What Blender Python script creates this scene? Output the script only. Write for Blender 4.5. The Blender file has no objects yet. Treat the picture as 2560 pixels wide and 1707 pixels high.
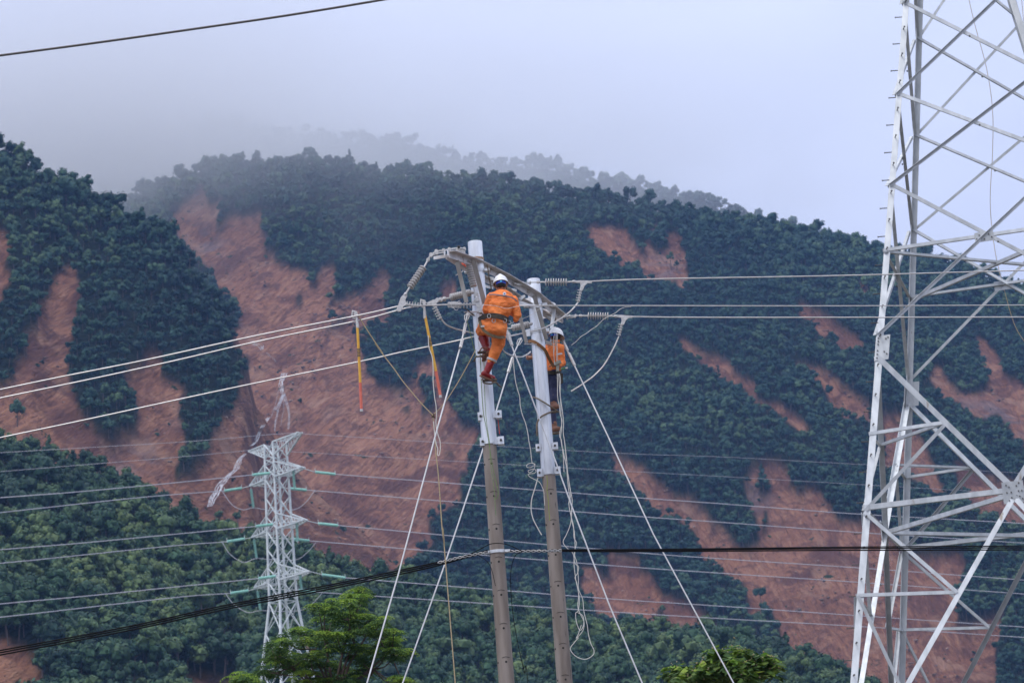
import bpy, bmesh, math, random
import numpy as np
from mathutils import Vector, Matrix

random.seed(7); rng = np.random.default_rng(11)
SC = bpy.context.scene
COL = SC.collection
PI = math.pi
rad = math.radians

# ------------------------------------------------------------------ camera
PITCH, ROLL, FOCAL, CAMZ = 14.2, 4.3, 85.0, 1.6
_p, _r = rad(PITCH), rad(ROLL)
FW = np.array([0, math.cos(_p), math.sin(_p)])
_u0 = np.array([0, -math.sin(_p), math.cos(_p)]); _r0 = np.array([1.0, 0, 0])
RT = _r0*math.cos(_r) - _u0*math.sin(_r)
UP = _u0*math.cos(_r) + _r0*math.sin(_r)
CAMP = np.array([0, 0, CAMZ])
cd = bpy.data.cameras.new('camera'); cam = bpy.data.objects.new('camera', cd); COL.objects.link(cam)
cd.lens = FOCAL; cd.sensor_width = 36; cd.clip_end = 20000; cd.clip_start = 0.5
cd.dof.use_dof = True; cd.dof.focus_distance = 37.5; cd.dof.aperture_fstop = 4.0
M = Matrix(((RT[0], UP[0], -FW[0], 0), (RT[1], UP[1], -FW[1], 0), (RT[2], UP[2], -FW[2], CAMZ), (0, 0, 0, 1)))
cam.matrix_world = M
SC.camera = cam

CLOUD = (345., 470., .0052)      # base of the low cloud at x = -260 and x = 200, its density
# ------------------------------------------------------------------ light
SUN_EL, SUN_AZ = 58.0, 215.0      # azimuth measured from +Y, clockwise: behind the camera, to its left
w = bpy.data.worlds.new("World"); SC.world = w; w.use_nodes = True
nt = w.node_tree; nt.nodes.clear()
out = nt.nodes.new('ShaderNodeOutputWorld'); bg = nt.nodes.new('ShaderNodeBackground')
sky = nt.nodes.new('ShaderNodeTexSky'); sky.sky_type = 'NISHITA'; sky.sun_disc = False
sky.sun_elevation = rad(SUN_EL); sky.sun_rotation = rad(SUN_AZ); sky.dust_density = 3.0; sky.air_density = 1.0
tc = nt.nodes.new('ShaderNodeTexCoord'); sep = nt.nodes.new('ShaderNodeSeparateXYZ')
ramp = nt.nodes.new('ShaderNodeValToRGB')
cr = ramp.color_ramp; cr.interpolation = 'EASE'
SK = 10.2
cr.elements[0].position = 0.0; cr.elements[0].color = (0.50, 0.54, 0.71, 1)
cr.elements[1].position = 1.0; cr.elements[1].color = (0.98, 1.0, 1.10, 1)
e = cr.elements.new(0.20); e.color = (0.50, 0.545, 0.725, 1)
e = cr.elements.new(0.37); e.color = (0.645, 0.70, 0.90, 1)
nz = nt.nodes.new('ShaderNodeTexNoise'); nz.inputs['Scale'].default_value = 5.0; nz.inputs['Detail'].default_value = 4.0; nz.inputs['Roughness'].default_value = 0.45
mp = nt.nodes.new('ShaderNodeMapping'); mp.inputs['Scale'].default_value = (1, 1, 2.6)
mr = nt.nodes.new('ShaderNodeMapRange'); mr.inputs['From Min'].default_value = 0.3; mr.inputs['From Max'].default_value = 0.7
mr.inputs['To Min'].default_value = 0.92; mr.inputs['To Max'].default_value = 1.08
vm = nt.nodes.new('ShaderNodeVectorMath'); vm.operation = 'SCALE'
sc_ = nt.nodes.new('ShaderNodeVectorMath'); sc_.operation = 'SCALE'; sc_.inputs['Scale'].default_value = SK
mix = nt.nodes.new('ShaderNodeMix'); mix.data_type = 'RGBA'; mix.inputs['Factor'].default_value = 0.94
L = nt.links.new
L(tc.outputs['Generated'], sep.inputs[0]); L(sep.outputs['Z'], ramp.inputs[0])
L(tc.outputs['Generated'], mp.inputs['Vector']); L(mp.outputs[0], nz.inputs['Vector']); L(nz.outputs['Fac'], mr.inputs['Value'])
L(ramp.outputs['Color'], vm.inputs[0]); L(mr.outputs[0], vm.inputs['Scale']); L(vm.outputs[0], sc_.inputs[0])
L(sky.outputs[0], mix.inputs['A']); L(sc_.outputs[0], mix.inputs['B'])
L(mix.outputs['Result'], bg.inputs['Color']); bg.inputs['Strength'].default_value = 0.10
L(bg.outputs[0], out.inputs['Surface'])

sl = bpy.data.lights.new('sun', 'SUN'); sl.energy = 1.3; sl.angle = rad(25); sl.color = (1.0, 0.97, 0.93)
so = bpy.data.objects.new('sun', sl); COL.objects.link(so)
_sd = Vector((math.sin(rad(SUN_AZ))*math.cos(rad(SUN_EL)), math.cos(rad(SUN_AZ))*math.cos(rad(SUN_EL)), math.sin(rad(SUN_EL))))
so.rotation_euler = _sd.to_track_quat('Z', 'Y').to_euler()

SC.view_settings.view_transform = 'Standard'; SC.view_settings.look = 'None'
SC.view_settings.gamma = 1; SC.view_settings.use_curve_mapping = False
SC.view_settings.exposure = 0.42
cy = SC.cycles
cy.use_denoising = True
try: cy.denoiser = 'OPENIMAGEDENOISE'
except Exception: pass
cy.max_bounces = 5; cy.diffuse_bounces = 2; cy.glossy_bounces = 2; cy.transmission_bounces = 2
cy.volume_bounces = 3; cy.transparent_max_bounces = 8
cy.volume_step_rate = 1.5; cy.volume_max_steps = 96
SC.render.use_persistent_data = False

# ------------------------------------------------------------------ image <-> place
# frames: (x0, y0, scale) of the enlargements that points were read from, in photograph pixels
FR = dict(D=(0, 0, .91875), A=(960, 560, 4.9), B=(1150, 600, 3.92), C=(1300, 660, 3.5625), E=(1150, 880, 3.92), Q=(540, 1060, 3.92),
          G=(560, 1400, 4.704), H=(1640, 1560, 6.533), T1=(2100, 0, 3.4087), T2=(2100, 420, 3.4087), T3=(2100, 840, 3.4087), T4=(2100, 1247, 3.4087),
          L5=(0, 200, 2.24), L6=(0, 900, 1.9433), L7=(800, 250, 2.4122), L8=(1500, 900, 1.9433),
          M1=(0, 500, 3.564), M2=(0, 900, 3.564), M3=(400, 440, 3.564), M4=(600, 860, 2.8), M5=(1440, 500, 3.564), M6=(1400, 1100, 2.8), M7=(1920, 700, 2.8), S=(0, 0, 1))
FPX = 2560*FOCAL/36.0
def src(fr, x, y):
    a = FR[fr]; return a[0]+x/a[2], a[1]+y/a[2]
def ray(fr, x, y):
    u, v = src(fr, x, y)
    d = FW + RT*(u-1280)/FPX - UP*(v-853.5)/FPX
    return d
def P(fr, x, y, dist):
    """the point of the place that lies behind this pixel at the distance dist along +Y"""
    d = ray(fr, x, y)
    return CAMP + d/d[1]*dist
def PL(fr, pts, dist):
    if np.isscalar(dist): return [P(fr, x, y, dist) for x, y in pts]
    return [P(fr, x, y, dist[0]+(dist[1]-dist[0])*i/(len(pts)-1)) for i, (x, y) in enumerate(pts)]
def project(X):
    d = X - CAMP; z = d @ FW
    return 1280+FPX*(d @ RT)/z, 853.5-FPX*(d @ UP)/z

# ------------------------------------------------------------------ materials
def mat(name, base=(.5, .5, .5), rough=.6, metal=0.0, var=None, vscale=8.0, stretch=(1, 1, 1), bump=0.0, bscale=40.0, detail=5, spots=None, spec=0.5, thr=(.35, .65)):
    m = bpy.data.materials.new(name); m.use_nodes = True
    n = m.node_tree; b = n.nodes['Principled BSDF']
    b.inputs['Base Color'].default_value = (*base, 1); b.inputs['Roughness'].default_value = rough; b.inputs['Metallic'].default_value = metal
    b.inputs['Specular IOR Level'].default_value = spec
    g = n.nodes.new('ShaderNodeNewGeometry')
    mpn = n.nodes.new('ShaderNodeMapping'); mpn.inputs['Scale'].default_value = stretch
    n.links.new(g.outputs['Position'], mpn.inputs['Vector'])
    if var:
        t = n.nodes.new('ShaderNodeTexNoise'); t.inputs['Scale'].default_value = vscale; t.inputs['Detail'].default_value = detail
        n.links.new(mpn.outputs[0], t.inputs['Vector'])
        r = n.nodes.new('ShaderNodeValToRGB'); r.color_ramp.elements[0].position = thr[0]; r.color_ramp.elements[1].position = thr[1]
        r.color_ramp.elements[0].color = (*base, 1); r.color_ramp.elements[1].color = (*var, 1)
        n.links.new(t.outputs['Fac'], r.inputs[0]); last = r.outputs[0]
        if spots:
            t2 = n.nodes.new('ShaderNodeTexNoise'); t2.inputs['Scale'].default_value = spots[1]; t2.inputs['Detail'].default_value = 6
            n.links.new(mpn.outputs[0], t2.inputs['Vector'])
            r2 = n.nodes.new('ShaderNodeValToRGB'); r2.color_ramp.elements[0].position = spots[2]; r2.color_ramp.elements[1].position = spots[2]+.08
            r2.color_ramp.elements[0].color = (0, 0, 0, 1); r2.color_ramp.elements[1].color = (1, 1, 1, 1)
            n.links.new(t2.outputs['Fac'], r2.inputs[0])
            mx = n.nodes.new('ShaderNodeMix'); mx.data_type = 'RGBA'; mx.inputs['B'].default_value = (*spots[0], 1)
            n.links.new(r2.outputs[0], mx.inputs['Factor']); n.links.new(last, mx.inputs['A']); last = mx.outputs['Result']
        n.links.new(last, b.inputs['Base Color'])
    if bump:
        t = n.nodes.new('ShaderNodeTexNoise'); t.inputs['Scale'].default_value = bscale; t.inputs['Detail'].default_value = 4
        n.links.new(mpn.outputs[0], t.inputs['Vector'])
        bp = n.nodes.new('ShaderNodeBump'); bp.inputs['Strength'].default_value = bump; bp.inputs['Distance'].default_value = .02
        n.links.new(t.outputs['Fac'], bp.inputs['Height']); n.links.new(bp.outputs[0], b.inputs['Normal'])
    return m
M_GALV = mat('galvanised_steel', (.62, .64, .66), .42, .35, (.80, .82, .84), 9, (1, 1, .5), .25, 60, spots=((.42, .42, .42), 14, .66))
M_TOWER = mat('tower_steel', (.52, .55, .57), .5, .25, (.68, .71, .73), 5, (1, 1, .4), .12, 30, spots=((.36, .31, .25), 4, .68))
M_SLEEVE = mat('zinc_coated_tube', (.60, .62, .65), .38, .6, (.90, .92, .94), 3.0, (2.2, 2.2, .35), .35, 50, spots=((.45, .46, .48), 11, .70))
M_ARM = mat('crossarm_steel', (.52, .49, .48), .55, .2, (.72, .70, .70), 7, (1, 1, 1), .15, 50, spots=((.33, .26, .21), 6, .62))
M_BRACE = mat('weathered_brace_steel', (.36, .33, .30), .6, .15, (.52, .50, .47), 7, (1, 1, .4), .1, 50)
def vary(m, lo, hi):
    n = m.node_tree; b = n.nodes['Principled BSDF']; k = b.inputs['Base Color'].links[0].from_socket
    oi = n.nodes.new('ShaderNodeObjectInfo'); q = n.nodes.new('ShaderNodeMapRange'); q.inputs['To Min'].default_value = lo; q.inputs['To Max'].default_value = hi
    h = n.nodes.new('ShaderNodeHueSaturation'); n.links.new(oi.outputs['Random'], q.inputs['Value']); n.links.new(q.outputs[0], h.inputs['Value']); n.links.new(k, h.inputs['Color']); n.links.new(h.outputs[0], b.inputs['Base Color'])
vary(M_TOWER, .68, 1.08); vary(M_BRACE, .8, 1.15)
M_CONC = mat('weathered_concrete', (.20, .165, .14), .9, 0, (.31, .265, .235), 5, (1.6, 1.6, .22), .4, 50, spots=((.13, .11, .095), 12, .66))
M_HARD = mat('zinc_fittings', (.47, .46, .45), .5, .3, (.62, .61, .6), 30)
M_BOLT = mat('dark_bolt', (.10, .095, .09), .6, .3)
M_HOLE = mat('hole_shadow', (.03, .028, .026), .9)
M_PORC = mat('grey_silicone_shed', (.46, .44, .43), .35, 0, (.54, .52, .51), 20)
M_ALU = mat('aluminium_conductor', (.58, .56, .55), .42, .35, (.70, .68, .67), 12)
M_GUY = mat('guy_wire_steel', (.60, .60, .60), .45, .25, (.72, .72, .72), 8)
M_FARW = mat('far_conductor', (.50, .50, .56), .5, .2)
M_BLACK = mat('black_cable_sheath', (.012, .012, .013), .8, spec=.1)
M_SPIRAL = mat('preformed_spiral_grip', (.42, .42, .42), .5, .3)
M_ROPE = mat('white_cord', (.66, .63, .57), .8, 0, (.74, .72, .67), 60)
M_TAN = mat('tan_rope', (.40, .31, .18), .85, 0, (.50, .40, .25), 60)
M_GREEN = mat('green_cord', (.10, .22, .08), .8, 0, (.24, .30, .10), 40)
M_YEL = mat('yellow_fibreglass', (.72, .36, .03), .38, 0, (.80, .45, .06), 12)
M_REDP = mat('red_fibreglass', (.62, .12, .08), .42, 0, (.72, .18, .12), 12)
M_DARK = mat('dark_webbing', (.030, .024, .018), .75, 0, (.060, .048, .034), 30)
M_OLIVE = mat('olive_strap', (.085, .060, .030), .8, 0, (.13, .095, .05), 30)
M_BROWNSTRAP = mat('brown_leather_strap', (.22, .10, .035), .6, 0, (.33, .17, .07), 12)
M_HELM = mat('white_helmet', (.84, .84, .85), .3)
M_BLUE = mat('blue_band', (.04, .08, .52), .5)
M_CYAN = mat('cyan_knob', (.05, .42, .75), .5)
M_SKIN = mat('skin', (.33, .16, .095), .55, 0, (.40, .20, .13), 15)
M_HAIR = mat('black_hair', (.012, .011, .011), .6)
M_BOOTR = mat('red_boot', (.30, .012, .015), .32, 0, (.20, .012, .012), 9)
M_BOOTB = mat('brown_boot', (.20, .085, .05), .7, 0, (.30, .15, .10), 18)
M_NAVY = mat('navy_trousers', (.025, .032, .085), .85, 0, (.05, .055, .11), 14, bump=.4, bscale=25, spots=((.26, .21, .17), 7, .68))
M_SILV = mat('reflective_tape', (.55, .52, .50), .4, .2)
M_GLASS = mat('green_glass_insulator', (.32, .64, .56), .35, 0, (.44, .76, .68), 3)
M_PYL = mat('pylon_steel', (.52, .57, .58), .5, .1, (.70, .75, .75), 1.2)
M_BARK = mat('bark', (.075, .052, .045), .9, 0, (.12, .09, .075), 8)
M_WATER = bpy.data.materials.new('falling_water'); M_WATER.use_nodes = True
_b = M_WATER.node_tree.nodes['Principled BSDF']; _b.inputs['Base Color'].default_value = (.72, .74, .79, 1); _b.inputs['Roughness'].default_value = .5

def orange_mat():
    m = mat('orange_workwear', (.96, .27, .065), .75, 0, (.90, .22, .05), 6, bump=.0)
    n = m.node_tree; b = n.nodes['Principled BSDF']
    g = n.nodes.new('ShaderNodeNewGeometry')
    t = n.nodes.new('ShaderNodeTexNoise'); t.inputs['Scale'].default_value = 9; t.inputs['Detail'].default_value = 3; t.inputs['Distortion'].default_value = 1.2
    mpn = n.nodes.new('ShaderNodeMapping'); mpn.inputs['Scale'].default_value = (1, 1, 1.9); mpn.inputs['Rotation'].default_value = (0, .5, 0)
    n.links.new(g.outputs['Position'], mpn.inputs['Vector']); n.links.new(mpn.outputs[0], t.inputs['Vector'])
    bp = n.nodes.new('ShaderNodeBump'); bp.inputs['Strength'].default_value = .6; bp.inputs['Distance'].default_value = .04
    n.links.new(t.outputs['Fac'], bp.inputs['Height']); n.links.new(bp.outputs[0], b.inputs['Normal'])
    return m
M_ORANGE = orange_mat()

# ------------------------------------------------------------------ mesh building
def V(a): return np.asarray(a, float)
def unit(a):
    a = V(a); return a/ (np.linalg.norm(a)+1e-12)
def perp(ax):
    ax = unit(ax); h = V((0, 0, 1)) if abs(ax[2]) < .9 else V((0, 1, 0))
    a = unit(np.cross(ax, h)); return a, unit(np.cross(ax, a))
class MB:
    def __init__(s): s.v = []; s.f = []; s.mi = []
    def add(s, vs, fs, mi=0):
        o = len(s.v); s.v += [tuple(map(float, p)) for p in vs]; s.f += [tuple(o+i for i in f) for f in fs]; s.mi += [mi]*len(fs)
    def boxax(s, c, ax, ay, az, mi=0):      # centre and three half-axis vectors
        c, ax, ay, az = map(V, (c, ax, ay, az))
        vs = [c+i*ax+j*ay+k*az for i in (-1, 1) for j in (-1, 1) for k in (-1, 1)]
        s.add(vs, [(0, 1, 3, 2), (4, 6, 7, 5), (0, 4, 5, 1), (2, 3, 7, 6), (0, 2, 6, 4), (1, 5, 7, 3)], mi)
    def bar(s, a, b, wx, wy, side=None, mi=0):
        a, b = V(a), V(b); ax = b-a
        if side is None: p, q = perp(ax)
        else:
            q = unit(np.cross(unit(ax), V(side))); p = unit(np.cross(q, unit(ax)))
        s.boxax((a+b)/2, ax/2, p*wx/2, q*wy/2, mi)
    def angle(s, a, b, wd, n1, n2, t=None, mi=0):
        """L profile: the corner runs a-b, one leg spreads along n1, the other along n2"""
        a, b = V(a), V(b); t = t or max(wd*.11, .006); ax = unit(b-a)
        n1 = unit(V(n1)-ax*np.dot(ax, n1)); n2 = V(n2)-ax*np.dot(ax, n2); n2 = unit(n2-n1*np.dot(n1, n2))
        s.boxax((a+b)/2+n1*wd/2+n2*t/2, (b-a)/2, n1*wd/2, n2*t/2, mi)
        s.boxax((a+b)/2+n2*(wd+t)/2+n1*t/2, (b-a)/2, n2*(wd-t)/2, n1*t/2, mi)
    def tube(s, pts, r, n=8, cap=True, mi=0):
        pts = [V(p) for p in pts]; k = len(pts)
        rs = [r]*k if np.isscalar(r) else list(r)
        d = unit(pts[1]-pts[0]); a, b = perp(d); vs = []
        for i, p in enumerate(pts):
            if 0 < i < k-1: t = unit(unit(pts[i+1]-p)+unit(p-pts[i-1]))
            elif i == 0: t = unit(pts[1]-p)
            else: t = unit(p-pts[i-1])
            a = unit(a-t*np.dot(a, t)); b = np.cross(t, a)
            for j in range(n):
                an = 2*PI*j/n; vs.append(p+(a*math.cos(an)+b*math.sin(an))*rs[i])
        fs = [(i*n+j, i*n+(j+1) % n, (i+1)*n+(j+1) % n, (i+1)*n+j) for i in range(k-1) for j in range(n)]
        if cap: fs += [tuple(range(n-1, -1, -1)), tuple((k-1)*n+j for j in range(n))]
        s.add(vs, fs, mi)
    def lathe(s, c, ax, prof, n=16, mi=0):
        """prof: (distance along ax, radius)"""
        c = V(c); ax = unit(ax); a, b = perp(ax)
        vs = [c+ax*h+(a*math.cos(2*PI*j/n)+b*math.sin(2*PI*j/n))*max(r, 1e-4) for h, r in prof for j in range(n)]
        k = len(prof)
        fs = [(i*n+j, i*n+(j+1) % n, (i+1)*n+(j+1) % n, (i+1)*n+j) for i in range(k-1) for j in range(n)]
        fs += [tuple(range(n-1, -1, -1)), tuple((k-1)*n+j for j in range(n))]
        s.add(vs, fs, mi)
    def quad(s, a, b, c, d, mi=0): s.add([a, b, c, d], [(0, 1, 2, 3)], mi)
    def prism(s, outline, thick_vec, mi=0):
        n = len(outline); o = [V(p) for p in outline]; t = V(thick_vec)
        vs = [p-t/2 for p in o]+[p+t/2 for p in o]
        s.add(vs, [tuple(range(n-1, -1, -1)), tuple(range(n, 2*n))]+[(i, (i+1) % n, n+(i+1) % n, n+i) for i in range(n)], mi)
    def mesh(s, name, mats, org=(0, 0, 0), smooth=False):
        me = bpy.data.meshes.new(name); o = V(org)
        me.from_pydata([tuple(V(p)-o) for p in s.v], [], s.f)
        for m in (mats if isinstance(mats, (list, tuple)) else [mats]): me.materials.append(m)
        if any(s.mi): me.polygons.foreach_set('material_index', s.mi)
        if smooth: me.polygons.foreach_set('use_smooth', [True]*len(me.polygons)); 
        me.update(); return me

USED = {}
def root_org(o):
    while o.parent: o = o.parent
    return V(o.location)
def obj(name, mb, mats, parent=None, smooth=False, org=None, kind=None, label=None):
    if parent is not None: og = root_org(parent)
    else: og = V(org) if org is not None else V((0, 0, 0))
    me = mb.mesh(name, mats, og, smooth)
    if smooth:
        try: me.set_sharp_from_angle(angle=rad(40))
        except Exception: pass
    o = bpy.data.objects.new(name, me); COL.objects.link(o)
    if parent is not None: o.parent = parent
    else: o.location = og
    if kind: o['kind'] = kind
    if label: o['label'] = label
    return o
def tag(o, label, cat, group=None):
    o['label'] = label; o['category'] = cat
    if group: o['group'] = group
    return o
def thing(name, label, cat, loc, group=None):
    o = bpy.data.objects.new(name, None); COL.objects.link(o); o.empty_display_size = .1
    o.location = Vector(tuple(map(float, loc))); return tag(o, label, cat, group)
def dupmesh(name, me, parent, world, rot=None):
    o = bpy.data.objects.new(name, me); COL.objects.link(o); o.parent = parent
    o.location = Vector(tuple(V(world)-root_org(parent)))
    if rot is not None: o.rotation_euler = rot
    return o
def catmull(pts, n=8):
    p = [V(a) for a in pts]
    if len(p) < 3: return [p[0]+(p[1]-p[0])*i/n for i in range(n+1)]
    p = [2*p[0]-p[1]]+p+[2*p[-1]-p[-2]]; o = []
    for i in range(1, len(p)-2):
        for k in range(n):
            t = k/n; a, b, c, d = p[i-1:i+3]
            o.append(.5*((2*b)+(-a+c)*t+(2*a-5*b+4*c-d)*t*t+(-a+3*b-3*c+d)*t**3))
    o.append(p[-2]); return o
def sag(a, b, s, n=24):
    a, b = V(a), V(b)
    return [a+(b-a)*t-V((0, 0, 4*s*t*(1-t))) for t in np.linspace(0, 1, n+1)]
def wire(name, label, cat, pts, r, m, group=None, n=6, smooth=True, curve=True, k=8, parent=None):
    mb = MB(); pp = catmull(pts, k) if curve else pts
    mb.tube(pp, r, n)
    o = obj(name, mb, m, parent, smooth, org=pp[0] if parent is None else None)
    if parent is None: tag(o, label, cat, group)
    return o

# ================================================================== TERRAIN
def fbm2(x, y, seed=0, octv=4, lac=2.0, gain=.5):
    def hsh(i, j, s):
        n = (i*374761393+j*668265263+s*974634777) & 0xffffffff
        n = ((n ^ (n >> 13))*1274126177) & 0xffffffff
        return ((n ^ (n >> 16)) & 0xffff)/65535.0
    tot = 0; a = 1; nrm = 0
    for o in range(octv):
        xi = np.floor(x).astype(np.int64); yi = np.floor(y).astype(np.int64); fx = x-xi; fy = y-yi
        fx = fx*fx*(3-2*fx); fy = fy*fy*(3-2*fy); s = seed+o*17
        v = (hsh(xi, yi, s)*(1-fx)+hsh(xi+1, yi, s)*fx)*(1-fy)+(hsh(xi, yi+1, s)*(1-fx)+hsh(xi+1, yi+1, s)*fx)*fy
        tot = tot+a*(v*2-1); nrm += a; a *= gain; x = x*lac+13.7; y = y*lac+7.3
    return tot/nrm
def sil(fr_pts):
    th, T = [], []
    for fr, x, y in fr_pts:
        d = ray(fr, x, y); th.append(math.atan2(d[0], d[1])); T.append(d[2]/math.hypot(d[0], d[1]))
    o = np.argsort(th); return np.array(th)[o], np.array(T)[o]
HILLS = [   # skyline (as seen), foot distance, ridge distance, height of the trees on it, back slope
  dict(s=sil([('D', -900, 900), ('D', -300, 950), ('D', 0, 975), ('D', 90, 1010), ('D', 200, 1030), ('D', 290, 1075), ('D', 340, 1120), ('D', 480, 1190), ('D', 560, 1215), ('D', 640, 1240), ('D', 720, 1262),
              ('D', 850, 1302), ('D', 1000, 1330), ('D', 1190, 1375), ('D', 1378, 1420), ('D', 1496, 1443), ('D', 1605, 1440), ('D', 1709, 1460), ('D', 1803, 1480), ('D', 1874, 1510), ('D', 1969, 1540), ('D', 2060, 1585), ('D', 2352, 1680), ('D', 3200, 1800)]),
       foot=430., ridge=720., tree=5.5, back=.55, amp=5.),
  dict(s=sil([('D', -900, 60), ('D', -300, 200), ('D', 0, 335), ('D', 60, 335), ('D', 100, 385), ('D', 180, 412), ('D', 235, 450), ('D', 290, 480), ('D', 340, 492), ('D', 400, 530), ('D', 440, 590), ('D', 480, 640), ('D', 510, 685), ('D', 548, 730), ('D', 566, 790), ('D', 585, 880),
              ('D', 640, 985), ('D', 720, 1080), ('D', 850, 1190), ('D', 1000, 1310), ('D', 1300, 1500), ('D', 3200, 2100)]),
       foot=700., ridge=1060., tree=6.0, back=.7, amp=11.),
  dict(s=sil([('D', -900, 600), ('D', 0, 540), ('D', 250, 470), ('D', 340, 425), ('D', 420, 395), ('D', 480, 378), ('D', 540, 362), ('D', 620, 372), ('D', 720, 350), ('D', 850, 378), ('D', 960, 382), ('D', 1160, 405), ('D', 1280, 430), ('D', 1400, 448), ('D', 1500, 466), ('D', 1640, 480),
              ('D', 1790, 510), ('D', 1900, 528), ('D', 2010, 558), ('D', 2180, 590), ('D', 2352, 635), ('D', 3200, 800)]),
       foot=980., ridge=1560., tree=7.0, back=.5, amp=22.),
  dict(s=sil([('D', -900, 420), ('D', -200, 380), ('D', 100, 345), ('D', 220, 300), ('D', 330, 272), ('D', 500, 276), ('D', 640, 290), ('D', 740, 308), ('D', 900, 312), ('D', 1060, 345), ('D', 1150, 360), ('D', 1280, 366), ('D', 1380, 400), ('D', 1480, 420), ('D', 1600, 440), ('D', 1760, 490),
              ('D', 1900, 530), ('D', 2352, 700), ('D', 3200, 1000)]),
       foot=1600., ridge=2050., tree=7.5, back=.4, amp=8.)]
def terrain(th, r):
    """height and index of the hill for arrays of azimuth and distance"""
    x = r*np.sin(th); y = r*np.cos(th); zs = []
    rel = fbm2(x/170., y/170., 5, 4); rel2 = fbm2(x/34., y/34., 9, 3)
    for h in HILLS:
        T = np.interp(th, *h['s']); R = h['ridge']; zr = T*R+CAMZ-h['tree']
        t = np.clip((r-h['foot'])/(R-h['foot']), 0, 1)
        z = np.where(r <= R, zr*t**1.08, zr-(r-R)*h['back']-18*(1-np.exp(-np.maximum(r-R, 0)/40))*0)
        z = z+(rel*h['amp']+rel2*1.6)*np.clip(t*(1.05-t)*3.4, 0, 1)+rel2*.8*(t > .9)
        z = np.where(r < h['foot'], -2.0, z)
        zs.append(z)
    Z = np.stack(zs); k = 3.0; mx = Z.max(0)
    z = mx+k*np.log(np.exp((Z-mx)/k).sum(0))-k*.4
    return np.maximum(z, -1.5), Z.argmax(0)
def hit(fr, x, y, dz=0.0):
    d = ray(fr, x, y); th = math.atan2(d[0], d[1]); T = d[2]/math.hypot(d[0], d[1])
    r = np.arange(300., 2200., 1.5); z, c = terrain(np.full_like(r, th), r)
    k = np.nonzero(z+dz >= CAMZ+T*r)[0]
    if len(k) == 0: return None
    i = k[0]; return V((r[i]*math.sin(th), r[i]*math.cos(th), z[i]))

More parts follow.
